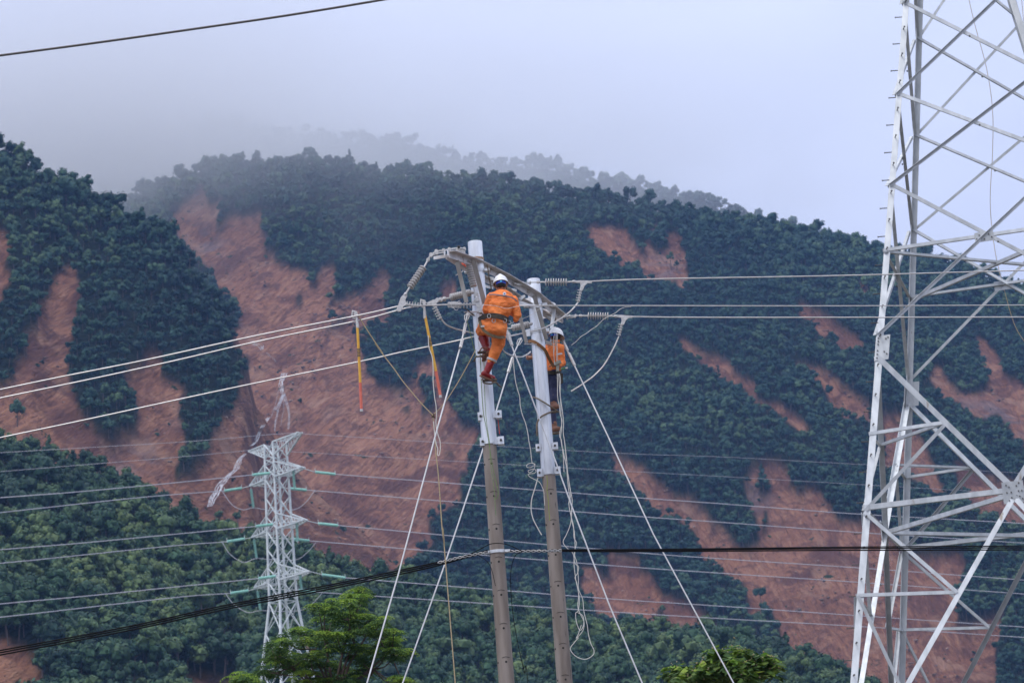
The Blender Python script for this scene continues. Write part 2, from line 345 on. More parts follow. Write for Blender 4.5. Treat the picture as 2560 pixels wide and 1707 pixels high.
def inpoly(u, v, poly):
    ins = np.zeros(u.shape, bool); n = len(poly)
    for i in range(n):
        x1, y1 = poly[i]; x2, y2 = poly[(i+1) % n]
        if y1 == y2: continue
        c = ((v > y1) != (v > y2)) & (u < (x2-x1)*(v-y1)/(y2-y1)+x1); ins ^= c
    return ins
def poly(*seq):
    o = []; fr = None
    for s in seq:
        if isinstance(s, str): fr = s
        else: o.append(src(fr, *s))
    return o
SCARS = [  # landslides on the mountain
 poly('M3', (110,350),(180,280),(200,240),(280,180),(300,120),(340,80),(400,100),(410,200),(440,260),(500,240),(520,200),(550,170),(560,210),(520,300),(490,430),(540,440),(580,400),(620,340),(700,310),(740,370),(780,320),(860,290),(920,330),(870,400),(900,470),(960,530),(920,660),(1010,650),(1000,740),(1080,790),(1150,770),(1160,860),(1210,815),(1340,870),(1330,970),(1380,950),(1440,820),(1545,790),(1560,900),(1550,1000),(1470,1130),(1600,1090),(1700,1060),(1860,980),(1930,870),(2030,850),(2040,950),(1990,1060),(2000,1140),(2040,1230),(1990,1330),(1900,1250),(1830,1290),(1860,1400),(1720,1390),(1800,1568),
      'M4', (870,70),(880,200),(960,270),(1060,300),(1110,310),(1200,240),(1240,120),(1340,90),(1400,200),(1410,330),(1480,420),(1560,560),(1700,600),(1690,700),(1580,740),(1600,900),(1530,900),(1540,1080),(1420,1140),(1320,1210),(1350,1370),(1250,1440),(1190,1540),(1190,1800),(-400,1800),(-700,1500),
      'M2', (1560,1300),(1560,1060),(1700,1000),(1800,900),(1850,780),(1900,680),(1960,560),(2080,400),(2130,200),(2230,60),
      'M1', (2200,1400),(2090,1300),(2060,1200),(2130,1080),(2130,960),(2100,880),(2000,820),(1930,740),(1850,600),(1680,430),(1540,200),(1530,130)),
 poly('M1', (0,230),(30,260),(60,330),(100,340),(105,430),(60,500),(30,590),(60,640),(125,640),(90,700),(70,760),(20,800),(0,880),(-300,900),(-300,230)),
 poly('M1', (550,610),(600,595),(680,590),(685,680),(720,820),(690,940),(660,1100),(620,1140),(650,1240),(600,1350),(605,1568),'M2',(640,190),(700,370),(760,480),(860,640),(970,710),(1080,640),(1200,600),(1240,520),(1200,300),(1110,150),(1090,100),(1200,60),'M1',(1290,1400),(1300,1310),(1380,1300),(1430,1330),(1430,1500),'M2',(1430,130),(1560,180),(1660,260),(1600,400),(1570,480),(1640,580),(1650,700),(1600,850),(1560,950),(1560,1400),(-900,1500),(-900,400),(0,220),(100,150),'M1',(120,1568),(130,1450),(250,1340),(200,1240),(220,1180),(330,1130),(330,990),(380,910),(420,850),(470,730)),
 poly('M5', (105,240),(120,215),(180,210),(220,230),(390,225),(450,280),(510,350),(560,420),(590,480),(640,530),(600,400),(650,320),(690,250),(730,230),(780,280),(840,290),(900,265),(930,320),(940,420),(970,490),(990,650),(1000,760),(960,790),(920,780),(910,710),(820,700),(720,690),(650,690),(600,640),(590,560),(500,540),(430,565),(390,540),(370,510),(320,470),(240,450),(110,350)),
 poly('M5', (880,1200),(970,1250),(1100,1340),(1290,1400),(1400,1490),'L8',(640,50),(745,110),(760,180),(860,200),(950,250),(1010,330),(980,340),(900,290),(880,250),(800,225),(740,190),(700,130),(620,90),(570,60),'M5',(1270,1568),(1230,1480),(1100,1440),(1080,1370),(960,1300)),
 poly('M7', (220,140),(300,180),(420,240),(560,340),(650,400),(690,480),(640,440),(560,470),(500,470),(480,420),(430,360),(380,400),(330,330),(310,270),(220,250)),
 poly('M7', (150,600),(170,580),(240,575),(370,600),(450,650),(520,720),(620,790),(700,850),(720,980),(650,980),(600,930),(540,970),(510,900),(430,870),(410,770),(370,700),(330,690),(310,640),(240,610)),
 poly('M7', (790,950),(900,920),(1000,1000),(1060,1080),(1110,1200),(1170,1300),(1200,1400),(1260,1480),(1180,1500),(1120,1450),(1040,1380),(960,1340),(800,1270),(820,1100)),
 poly('M7', (1310,1280),(1430,1290),(1600,1380),(1700,1390),(2300,1500),(2300,1700),(1500,1620),(1400,1568),(1380,1480),(1320,1400)),
 poly('M7', (1470,400),(1520,420),(1560,470),(1640,560),(1650,650),(1792,720),(2200,1000),(2200,1300),(1792,1150),(1720,1090),(1680,1000),(1600,930),(1500,960),(1400,900),(1340,850),(1240,830),(1200,760),(1130,700),(1150,620),(1210,600),(1250,700),(1330,770),(1450,790),(1530,770),(1550,640),(1480,520)),
 poly('M7', (630,20),(680,40),(720,110),(690,100)),
 poly('M6', (345,115),(450,130),(580,200),(640,240),(700,290),(760,350),(800,385),(930,400),(1000,470),(1040,540),(1080,590),(1150,630),(1220,700),(1300,750),(1400,700),(1390,620),(1380,520),(1330,470),(1310,400),(1300,300),(1340,180),(1380,150),(1430,110),(1500,115),(1560,160),(1620,230),(1560,280),(1640,300),(1670,345),(1792,330),'L8',(1100,680),(1150,770),(1210,780),(1300,750),'T4',(120,180),(350,150),(420,300),(580,480),(800,460),(1050,440),(1060,520),(1040,700),(1000,850),(980,1000),(1080,1060),(1200,1030),(1280,980),(1345,970),(1340,1100),(1310,1250),(1330,1450),(1320,1900),(0,1900),'L8',(1300,1568),(1230,1500),(1150,1500),(1050,1440),(950,1430),(900,1360),(870,1300),'M6',(1540,1300),(1500,1240),(1420,1200),(1320,1190),(1310,1160),(1325,1080),(1300,1000),(1180,950),(1140,890),(1080,850),(980,800),(970,700),(940,620),(860,570),(800,500),(740,540),(680,500),(620,460),(580,360),(500,300),(440,230),(360,180)),
 poly('M6', (310,755),(400,800),(540,790),(560,880),(640,930),(680,1000),(720,1080),(850,1100),(960,1160),(1010,1220),(1110,1290),(1080,1320),(1000,1300),(950,1280),(850,1290),(800,1330),(780,1400),(730,1320),(700,1300),(600,1310),(520,1240),(440,1260),(380,1210),(250,1200),(220,1120),(170,1050),(130,960),(140,890),(230,880),(330,880),(340,820)),
 poly('A', (700,730),(760,700),(840,690),(880,760),(860,860),(760,880),(690,880)),
 poly('T4', (1380,90),(1470,60),(1900,60),(1900,300),(1568,260),(1480,210)),
 poly('T4', (1330,1000),(1400,960),(1380,1080),(1290,1300)),
 poly('T2', (150,960),(220,1000),(240,1060),(190,1060)),
]
WOOD = [   # clumps left standing inside the slides
 poly('M5', (655,300),(720,270),(800,310),(830,380),(820,430),(700,440),(650,370)),
 poly('M4', (1230,220),(1340,230),(1380,380),(1350,470),(1270,470),(1280,330)),
 poly('M4', (1100,400),(1200,430),(1190,480),(1120,460)), poly('M3', (1590,1230),(1650,1185),(1690,1200),(1600,1290),(1560,1330),(1480,1390),(1470,1340)),
 poly('M3', (1200,1080),(1260,1060),(1290,1090),(1210,1120)), poly('M4', (1430,720),(1500,730),(1480,760),(1430,750)),
 poly('M6', (1370,250),(1470,250),(1460,340),(1400,370)), poly('M6', (1420,1150),(1480,1170),(1510,1260),(1430,1230)),
 poly('M6', (250,800),(320,800),(340,920),(310,970),(270,930)), poly('M6', (630,1130),(690,1150),(740,1190),(690,1200)),
 poly('M6', (1420,460),(1460,490),(1450,640),(1420,620)), poly('M6', (1310,300),(1360,290),(1360,340),(1320,340)),
]
SCARS_A = [poly('L6', (-300,1330),(0,1350),(60,1365),(120,1400),(170,1440),(205,1530),(150,1640),(-300,1700)), poly('L6', (850,1510),(930,1515),(1000,1530),(1150,1545),(1170,1640),(900,1640))]
ROCKS = [poly('M2', (700,640),(860,700),(1000,740),(1250,600),(1450,480),(1640,560),(1650,760),(1500,850),(1250,980),(1000,1080),(880,1000),(900,880),(760,860)),
         poly('M7', (1230,780),(1400,830),(1560,820),(1680,900),(1792,950),(1792,1120),(1650,1000),(1450,930),(1300,860)),
         poly('M3', (240,440),(460,450),(620,620),(500,700),(260,640)), poly('M5', (600,480),(980,480),(990,700),(700,680)),
         poly('M1', (220,1180),(640,1060),(640,1200),(450,1280),(220,1290)), poly('L8', (700,500),(830,560),(830,760),(700,740))]
def scar_at(X, comp, jit=7.0):
    u, v = project(X)
    ju = fbm2(X[:, 0]/9., X[:, 2]/9.+X[:, 1]/14., 31, 3)*jit*1.7; jv = fbm2(X[:, 0]/9.+50, X[:, 2]/9.+X[:, 1]/14., 33, 3)*jit*1.7
    u = u+ju; v = v+jv
    s = np.zeros(u.shape, bool)
    for q in SCARS: s |= inpoly(u, v, q)
    for q in WOOD: s &= ~inpoly(u, v, q)
    s &= comp > 0
    sa = np.zeros(u.shape, bool)
    for q in SCARS_A: sa |= inpoly(u, v, q)
    s |= sa & (comp == 0); s &= comp < 3
    return s, u, v

NTH, NR = 800, 450
th = np.concatenate([np.linspace(-.75, -.275, 40)[:-1], np.linspace(-.275, .275, NTH), np.linspace(.275, .75, 40)[1:]])
rr = np.concatenate([np.linspace(300, 430, 12)[:-1], np.linspace(430, 1640, NR-60), np.linspace(1640, 2060, 60)[1:], np.linspace(2060, 3400, 30)[1:]])
TH, RR = np.meshgrid(th, rr); Z, CI = terrain(TH, RR)
X3 = np.stack([RR*np.sin(TH), RR*np.cos(TH), Z], -1).reshape(-1, 3)
comp = CI.reshape(-1)
sc_m, uu, vv = scar_at(X3, comp, 4.0)
rk = np.zeros(len(X3), bool)
for q in ROCKS: rk |= inpoly(uu, vv, q)
nth, nr = len(th), len(rr)
S2 = sc_m.reshape(nr, nth).astype(float)
S2 = (S2+np.roll(S2, 1, 1)+np.roll(S2, -1, 1)+np.roll(S2, 1, 0)+np.roll(S2, -1, 0))/5
R2_ = rk.reshape(nr, nth).astype(float)
for _ in range(6): R2_ = (R2_+np.roll(R2_, 2, 1)+np.roll(R2_, -2, 1)+np.roll(R2_, 1, 0)+np.roll(R2_, -1, 0))/5
# slid ground lies lower than the wood and is cut by rills
xx, yy, zz = X3[:, 0], X3[:, 1], X3[:, 2]
leftside = np.clip((60-xx)/120., 0, 1)
q1 = (xx*.75-zz*.66)*leftside+(xx+zz*.25)*(1-leftside)
rill = fbm2(q1/9., (xx+zz)/110.+3, 41, 3)*3.0+fbm2(xx/26., (yy+zz)/26., 43, 3)*3.0-1.2*np.abs(fbm2(q1/24., (xx+zz)/200., 49, 2))*4
X3[:, 2] += S2.reshape(-1)*(rill-2.0)
idx = np.arange(nr*nth).reshape(nr, nth)
faces = np.stack([idx[:-1, :-1], idx[:-1, 1:], idx[1:, 1:], idx[1:, :-1]], -1).reshape(-1, 4)
me = bpy.data.meshes.new('hills'); me.vertices.add(len(X3)); me.vertices.foreach_set('co', X3.astype(np.float32).ravel())
me.loops.add(len(faces)*4); me.loops.foreach_set('vertex_index', faces.astype(np.int32).ravel())
me.polygons.add(len(faces)); me.polygons.foreach_set('loop_start', (np.arange(len(faces))*4).astype(np.int32))
me.update(calc_edges=True); me.validate()
me.polygons.foreach_set('use_smooth', np.ones(len(me.polygons), bool))
for nm, dat in (('scar', S2.reshape(-1)), ('rock', R2_.reshape(-1))):
    a = me.attributes.new(nm, 'FLOAT', 'POINT'); a.data.foreach_set('value', dat.astype(np.float32))
hills = bpy.data.objects.new('hills', me); COL.objects.link(hills); hills['kind'] = 'structure'

def hill_mat():
    m = bpy.data.materials.new('slid_soil_and_forest_floor'); m.use_nodes = True; n = m.node_tree; b = n.nodes['Principled BSDF']; b.inputs['Roughness'].default_value = .95
    b.inputs['Specular IOR Level'].default_value = .15
    N = n.nodes.new; lk = n.links.new
    def math_(op, a, b_=None, c=None):
        x = N('ShaderNodeMath'); x.operation = op
        for i, q in enumerate((a, b_, c)):
            if q is None: continue
            if isinstance(q, (int, float)): x.inputs[i].default_value = q
            else: lk(q, x.inputs[i])
        return x.outputs[0]
    def attr(a):
        x = N('ShaderNodeAttribute'); x.attribute_name = a; return x.outputs['Fac']
    def mixc(f, a, b_):
        x = N('ShaderNodeMix'); x.data_type = 'RGBA'
        for k_, q in (('Factor', f), ('A', a), ('B', b_)):
            if isinstance(q, tuple): x.inputs[k_].default_value = (*q, 1)
            elif isinstance(q, (int, float)): x.inputs[k_].default_value = q
            else: lk(q, x.inputs[k_])
        return x.outputs['Result']
    def noise(vec, s, d=5, dist=0, rough=.6):
        x = N('ShaderNodeTexNoise'); x.inputs['Scale'].default_value = s; x.inputs['Detail'].default_value = d; x.inputs['Distortion'].default_value = dist; x.inputs['Roughness'].default_value = rough
        lk(vec, x.inputs['Vector']); return x.outputs['Fac']
    def rng_(v, a, b_, c=0., d=1.):
        x = N('ShaderNodeMapRange'); lk(v, x.inputs['Value'])
        for k_, q in (('From Min', a), ('From Max', b_), ('To Min', c), ('To Max', d)): x.inputs[k_].default_value = q
        return x.outputs[0]
    g = N('ShaderNodeNewGeometry'); pos = g.outputs['Position']
    sp = N('ShaderNodeSeparateXYZ'); lk(pos, sp.inputs[0])
    def flow(ry, st):
        x = N('ShaderNodeMapping'); x.vector_type = 'POINT'; x.inputs['Rotation'].default_value = (0, ry, 0); y = N('ShaderNodeMapping'); y.inputs['Scale'].default_value = st
        lk(pos, x.inputs['Vector']); lk(x.outputs[0], y.inputs['Vector']); return y.outputs[0]
    fl = flow(rad(-40), (.30, .08, .07)); fr_ = flow(rad(12), (.30, .08, .07))
    st_l = noise(fl, 1.6, 7, .4, .62); st_r = noise(fr_, 1.6, 7, .4, .62)
    side = rng_(sp.outputs['X'], -30, 90)
    mxs = N('ShaderNodeMix'); mxs.data_type = 'FLOAT'; lk(side, mxs.inputs['Factor']); lk(st_l, mxs.inputs['A']); lk(st_r, mxs.inputs['B']); streak = mxs.outputs['Result']
    big = noise(pos, .012, 4); mid = noise(pos, .085, 7, .9, .68); fine = noise(pos, .38, 6, .4, .75)
    soil = mixc(rng_(big, .38, .62), (.275, .122, .076), (.40, .195, .122))
    soil = mixc(rng_(streak, .52, .66, 0, .6), soil, (.52, .29, .18))
    soil = mixc(rng_(mid, .50, .62, 0, .85), soil, (.16, .075, .056))
    soil = mixc(rng_(streak, .46, .34, 0, .8), soil, (.15, .068, .052))
    soil = mixc(rng_(fine, .62, .74, 0, .5), soil, (.12, .060, .045))
    soil = mixc(rng_(fine, .40, .30, 0, .55), soil, (.52, .30, .20))
    rockc = mixc(rng_(mid, .4, .6), (.27, .20, .20), (.14, .11, .125))
    rf = math_('MULTIPLY', attr('rock'), rng_(noise(pos, .055, 6, .8), .44, .56)); soil = mixc(math_('MULTIPLY', rf, .8), soil, rockc)
    # soil patches, darkened and paled to paint in gully relief; then scrub that stayed
    patch = rng_(noise(pos, .021, 5, 1.0, .6), .50, .60); soil = mixc(math_('MULTIPLY', patch, .8), soil, (.135, .060, .048))
    pale = rng_(noise(flow(rad(10), (.05, .05, .02)), 1.0, 6, .6, .6), .56, .66); soil = mixc(math_('MULTIPLY', pale, .65), soil, (.46, .27, .185))
    shrub = rng_(noise(pos, .10, 6, .3, .6), .655, .685); soil = mixc(shrub, soil, (.035, .055, .030))
    floor_ = mixc(rng_(fine, .4, .6), (.012, .020, .012), (.022, .034, .018))
    col = mixc(attr('scar'), floor_, soil); lk(col, b.inputs['Base Color'])
    bp = N('ShaderNodeBump'); bp.inputs['Strength'].default_value = 1.0; bp.inputs['Distance'].default_value = 3.5
    h = math_('ADD', math_('MULTIPLY', streak, 1.8), math_('ADD', math_('MULTIPLY', mid, .9), math_('MULTIPLY', fine, .35))); lk(h, bp.inputs['Height']); lk(bp.outputs[0], b.inputs['Normal'])
    return m
me.materials.append(hill_mat())

# flat valley floor to the horizon
mb = MB(); n_ = 48; R_ = 9000
mb.add([(0, 0, 0)]+[(R_*math.cos(2*PI*i/n_), R_*math.sin(2*PI*i/n_), 0) for i in range(n_)], [(0, 1+i, 1+(i+1) % n_) for i in range(n_)])
obj('ground', mb, mat('valley_ground', (.07, .062, .045), .95, 0, (.10, .085, .065), .15), kind='structure')

# ================================================================== FOREST
def leaf_mat(name, a, b, c, trans=.25, rnd=True):
    m = bpy.data.materials.new(name); m.use_nodes = True; n = m.node_tree; bs = n.nodes['Principled BSDF']; bs.inputs['Roughness'].default_value = .6; bs.inputs['Specular IOR Level'].default_value = .25
    oi = n.nodes.new('ShaderNodeObjectInfo'); g = n.nodes.new('ShaderNodeNewGeometry')
    r = n.nodes.new('ShaderNodeValToRGB'); cr_ = r.color_ramp
    cr_.elements[0].position = 0; cr_.elements[0].color = (*a, 1); cr_.elements[1].position = 1; cr_.elements[1].color = (*c, 1)
    x = cr_.elements.new(.6); x.color = (*b, 1)
    t = n.nodes.new('ShaderNodeTexNoise'); t.inputs['Scale'].default_value = .013 if rnd else 1.5; t.inputs['Detail'].default_value = 3
    n.links.new(g.outputs['Position'], t.inputs['Vector'])
    ad = n.nodes.new('ShaderNodeMath'); ad.operation = 'MULTIPLY_ADD'; ad.inputs[1].default_value = .75
    n.links.new(oi.outputs['Random'] if rnd else g.outputs['Random Per Island'], ad.inputs[0])
    mr_ = n.nodes.new('ShaderNodeMapRange'); mr_.inputs['From Min'].default_value = .35; mr_.inputs['From Max'].default_value = .65; mr_.inputs['To Min'].default_value = -.12; mr_.inputs['To Max'].default_value = .38
    n.links.new(t.outputs['Fac'], mr_.inputs['Value']); n.links.new(mr_.outputs[0], ad.inputs[2]); n.links.new(ad.outputs[0], r.inputs[0])
    if rnd:   # leaf to leaf differences
        hs = n.nodes.new('ShaderNodeHueSaturation'); m2 = n.nodes.new('ShaderNodeMapRange'); m2.inputs['To Min'].default_value = .72; m2.inputs['To Max'].default_value = 1.28
        n.links.new(g.outputs['Random Per Island'], m2.inputs['Value']); n.links.new(m2.outputs[0], hs.inputs['Value']); n.links.new(r.outputs[0], hs.inputs['Color']); n.links.new(hs.outputs[0], bs.inputs['Base Color'])
    else: n.links.new(r.outputs[0], bs.inputs['Base Color'])
    if trans:
        tr = n.nodes.new('ShaderNodeBsdfTranslucent'); ms = n.nodes.new('ShaderNodeMixShader'); ms.inputs[0].default_value = trans
        src_ = (hs.outputs[0] if rnd else r.outputs[0]); n.links.new(src_, tr.inputs['Color'])
        n.links.new(bs.outputs[0], ms.inputs[1]); n.links.new(tr.outputs[0], ms.inputs[2]); n.links.new(ms.outputs[0], n.nodes['Material Output'].inputs['Surface'])
    return m
M_FOREST = leaf_mat('forest_leaves', (.008, .033, .030), (.025, .072, .048), (.080, .135, .060), 0)
M_NEARWOOD = leaf_mat('valley_wood_leaves', (.012, .038, .026), (.034, .080, .038), (.105, .155, .055), 0)
M_SAPL = leaf_mat('bright_leaves', (.05, .11, .03), (.08, .15, .035), (.13, .20, .05), 0)

def ico(sub=1):
    bm = bmesh.new(); bmesh.ops.create_icosphere(bm, subdivisions=sub, radius=1)
    v = np.array([p.co[:] for p in bm.verts]); f = [tuple(q.index for q in a.verts) for a in bm.faces]; bm.free(); return v, f
ICO1 = ico(1); ICO2 = ico(2)
def crown_mb(R, rg, lobes, flat=.8, cone=False, height=8., leaf=.55, nleaf=26, stemh=2.5):
    """a crown of unequal leafy lobes; every leaf clump is a face of its own"""
    mb = MB(); iv, jf = ICO1
    cs = []
    for k in range(lobes):
        if cone:
            t = (k+.5)/lobes; a = k*2.4+rg.uniform(0, .8); rad_ = R*(1-t)**.8*rg.uniform(.45, .75)
            c = V((math.cos(a)*rad_, math.sin(a)*rad_, stemh+t*(height-stemh))); s = V((R*(1-t*.75)*.62, R*(1-t*.75)*.62, R*.42))
        else:
            a = rg.uniform(0, 2*PI); t = rg.uniform(0, 1)**.6; el = rg.uniform(-.25, 1)
            c = V((math.cos(a)*t*R*.72, math.sin(a)*t*R*.72, stemh+(height-stemh)*(.42+.42*el*(1-.5*t*t)))); q = R*rg.uniform(.33, .55); s = V((q, q, q*flat))
        cs.append((c, s))
        vs = iv*(1+rg.uniform(-.28, .22, (len(iv), 1)))*s*.82+c
        mb.add(vs, jf)
    for c, s in cs:
        for _ in range(nleaf):
            d = unit(rg.normal(size=3)+V((0, 0, .35))); p = c+d*s*rg.uniform(.8, 1.12)
            t = unit(np.cross(d, rg.normal(size=3))); b = unit(np.cross(d, t)+d*rg.uniform(-.5, .7)); L_ = leaf*rg.uniform(.55, 1.25)
            mb.add([p-t*L_*.5, p+b*L_*.5, p+t*L_*.5, p-b*L_*.45], [(0, 1, 2, 3)])
    return mb
def trunk_mb(h, r, rg, branches=4, lean=.25, R=2.):
    mb = MB(); top = V((rg.uniform(-lean, lean), rg.uniform(-lean, lean), h))
    pts = [V((0, 0, -.8)), V((0, 0, h*.35))+V((rg.uniform(-.1, .1), 0, 0)), top]; mb.tube(pts, [r*1.25, r, r*.35], 6)
    for k in range(branches):
        a = rg.uniform(0, 2*PI); z0 = h*rg.uniform(.45, .8); q = V((0, 0, z0))
        mb.tube([q, q+V((math.cos(a)*R*.35, math.sin(a)*R*.35, h*.10)), q+V((math.cos(a)*R*.6, math.sin(a)*R*.6, h*.22))], [r*.5, r*.32, r*.12], 4)
    return mb
var_col = bpy.data.collections.new('tree_kinds')       # kept out of the scene; only the wood uses it
rg = np.random.default_rng(3)
NV = 10; near_col = bpy.data.collections.new('valley_tree_kinds')
for k in range(NV):
    R = rg.uniform(2.3, 3.1); Ht = rg.uniform(6.5, 9.0); cone = k >= NV-1
    mb = crown_mb(R*(.8 if cone else 1), rg, 9 if not cone else 8, .85, cone, Ht, .62, 30, 1.4 if not cone else 1.6)
    t = trunk_mb(Ht*.75, .14, rg, 2, .2, R); o_ = len(mb.v); mb.v += t.v; mb.f += [tuple(i+o_ for i in f) for f in t.f]; mb.mi = [0]*(len(mb.mi))+[1]*len(t.f)
    m_ = mb.mesh('wood_tree_kind', [M_FOREST, M_BARK]); var_col.objects.link(bpy.data.objects.new('wood_tree_%02d' % k, m_))
    m2_ = m_.copy(); m2_.materials[0] = M_NEARWOOD; near_col.objects.link(bpy.data.objects.new('valley_tree_%02d' % k, m2_))

def scatter(r0, r1, th0, th1, spacing):
    pts = []; r = r0
    while r < r1:
        dth = spacing/r; a = np.arange(th0, th1, dth); pts.append(np.stack([a+rg.uniform(-.45, .45, a.shape)*dth, r+rg.uniform(-.45, .45, a.shape)*spacing], -1)); r += spacing
    return np.concatenate(pts)
pt = np.concatenate([scatter(440, 735, -.285, .285, 3.7), scatter(735, 1580, -.285, .285, 3.8), scatter(1640, 2080, -.285, .285, 5.0)])
pt = pt[rg.uniform(0, 1, len(pt)) < .93]
zt, ct = terrain(pt[:, 0], pt[:, 1])
Xt = np.stack([pt[:, 1]*np.sin(pt[:, 0]), pt[:, 1]*np.cos(pt[:, 0]), zt], -1)
sc_t, _, _ = scar_at(Xt+V((0, 0, 1.0)), ct, 6.0); sc_u, _, _ = scar_at(Xt+V((0, 0, 4.6)), ct, 6.0); sc_t |= sc_u
keep = ~sc_t & (zt > 2)
# a few survivors inside the slides near their edges
Xk = Xt[keep]; ctk = ct[keep]
print('trees', len(Xk))
def wood(name, X, smin, smax, label=None, var_col=None, NV=NV):
    var_col = var_col or globals()['var_col']
    m = bpy.data.meshes.new(name); m.vertices.add(len(X)); m.vertices.foreach_set('co', X.astype(np.float32).ravel()); m.update()
    n = len(X)
    cl = fbm2(X[:, 0]/60., X[:, 1]/60., 77, 3)
    scl = (rg.uniform(smin, smax, n)*(1+.22*cl)).astype(np.float32)
    big = rg.uniform(0, 1, n) < .10; scl[big] *= 1.35
    rx = np.hypot(X[:, 0], X[:, 1]); near_top = (np.abs(rx-1060) < 35) | (np.abs(rx-1560) < 45); scl[near_top] *= rg.uniform(1.0, 1.55, near_top.sum()); far_ = rx > 1700; scl[far_] *= rg.uniform(1.1, 1.9, far_.sum())
    kind = rg.integers(0, NV-1, n); kind[rg.uniform(0, 1, n) < .02] = NV-1
    a = m.attributes.new('tsize', 'FLOAT_VECTOR', 'POINT'); a.data.foreach_set('vector', np.stack([scl*rg.uniform(.9, 1.15, n), scl*rg.uniform(.9, 1.15, n), scl*rg.uniform(.85, 1.2, n)], -1).astype(np.float32).ravel())
    a = m.attributes.new('tkind', 'INT', 'POINT'); a.data.foreach_set('value', kind.astype(np.int32))
    a = m.attributes.new('trot', 'FLOAT_VECTOR', 'POINT'); a.data.foreach_set('vector', np.stack([rg.normal(0, .06, n), rg.normal(0, .06, n), rg.uniform(0, 2*PI, n)], -1).astype(np.float32).ravel())
    o = bpy.data.objects.new(name, m); COL.objects.link(o)
    ng = bpy.data.node_groups.new('plant_wood', 'GeometryNodeTree')
    ng.interface.new_socket('Geometry', in_out='INPUT', socket_type='NodeSocketGeometry'); ng.interface.new_socket('Geometry', in_out='OUTPUT', socket_type='NodeSocketGeometry')
    gi = ng.nodes.new('NodeGroupInput'); go = ng.nodes.new('NodeGroupOutput'); ip = ng.nodes.new('GeometryNodeInstanceOnPoints'); ci = ng.nodes.new('GeometryNodeCollectionInfo')
    ci.inputs['Collection'].default_value = var_col; ci.inputs['Separate Children'].default_value = True; ci.inputs['Reset Children'].default_value = True
    ip.inputs['Pick Instance'].default_value = True
    def na(nm, ty):
        q = ng.nodes.new('GeometryNodeInputNamedAttribute'); q.data_type = ty; q.inputs['Name'].default_value = nm; return q.outputs['Attribute']
    er = ng.nodes.new('FunctionNodeEulerToRotation')
    l = ng.links.new
    l(gi.outputs[0], ip.inputs['Points']); l(ci.outputs[0], ip.inputs['Instance']); l(na('tkind', 'INT'), ip.inputs['Instance Index'])
    l(na('trot', 'FLOAT_VECTOR'), er.inputs[0]); l(er.outputs[0], ip.inputs['Rotation']); l(na('tsize', 'FLOAT_VECTOR'), ip.inputs['Scale']); l(ip.outputs[0], go.inputs[0])
    md = o.modifiers.new('wood', 'NODES'); md.node_group = ng
    o['kind'] = 'stuff'
    if label: o['label'] = label
    return o
rock_col = bpy.data.collections.new('debris_kinds')
M_ROCK = mat('slide_boulder', (.30, .21, .17), .9, 0, (.16, .11, .10), .8)
vary(M_ROCK, .45, 1.6)
for k in range(4):
    mb = MB(); v_, f_ = ICO1
    for q in range(3): mb.add((v_*(1+rg.uniform(-.3, .3, (len(v_), 1)))*V((1, .8, .6))*rg.uniform(.4, 1.0)+V((rg.uniform(-1.2, 1.2), rg.uniform(-1, 1), .1))), f_)
    rock_col.objects.link(bpy.data.objects.new('debris_%02d' % k, mb.mesh('boulder_kind', M_ROCK)))
for k in range(2):
    mb = crown_mb(1.3, rg, 4, .7, False, 1.8, .5, 16, .1); rock_col.objects.link(bpy.data.objects.new('debris_%02d' % (4+k), mb.mesh('scrub_kind', M_FOREST)))
pd_ = scatter(440, 1560, -.285, .285, 5.6); zd, cdn = terrain(pd_[:, 0], pd_[:, 1]); Xd = np.stack([pd_[:, 1]*np.sin(pd_[:, 0]), pd_[:, 1]*np.cos(pd_[:, 0]), zd], -1)
sd_, _, _ = scar_at(Xd, cdn, 4.0); dens = fbm2(Xd[:, 0]/30., Xd[:, 1]/30., 91, 3)
kd = sd_ & (rg.uniform(0, 1, len(Xd)) < np.clip(.16+dens*1.2, .02, .9)); Xd = Xd[kd]; Xd[:, 2] -= 2.2
# keep to the lowered surface of the slide
ti = np.clip(np.searchsorted(th, np.arctan2(Xd[:, 0], Xd[:, 1])), 1, nth-1); ri = np.clip(np.searchsorted(rr, np.hypot(Xd[:, 0], Xd[:, 1])), 1, nr-1)
Xd[:, 2] = X3.reshape(nr, nth, 3)[ri, ti, 2]-.1
print('debris', len(Xd))
deb = wood('rubble', Xd, .35, 1.15, 'boulders and torn scrub strewn over the red landslides', rock_col, 6)
wood('forest', Xk[ctk > 0], .60, 1.12, 'dense dark green forest covering the upper mountainside behind the slides')
wood('forest', Xk[ctk == 0], .72, 1.25, 'fresher green wood on the nearest hill at the foot of the mountain', near_col)

# ================================================================== AIR
zmax = 860.
mb = MB(); mb.boxax((0, 1700, zmax/2-2.5), (1500, 0, 0), (0, 2200, 0), (0, 0, zmax/2+2.5))
hz = bpy.data.materials.new('pale_air'); hz.use_nodes = True; n = hz.node_tree; n.nodes.remove(n.nodes['Principled BSDF'])
pv = n.nodes.new('ShaderNodeVolumePrincipled'); pv.inputs['Color'].default_value = (.30, .52, 1.0, 1); pv.inputs['Density'].default_value = .00010; pv.inputs['Anisotropy'].default_value = .2
n.links.new(pv.outputs[0], n.nodes['Material Output'].inputs['Volume'])
haze = obj('haze', mb, hz, kind='stuff')

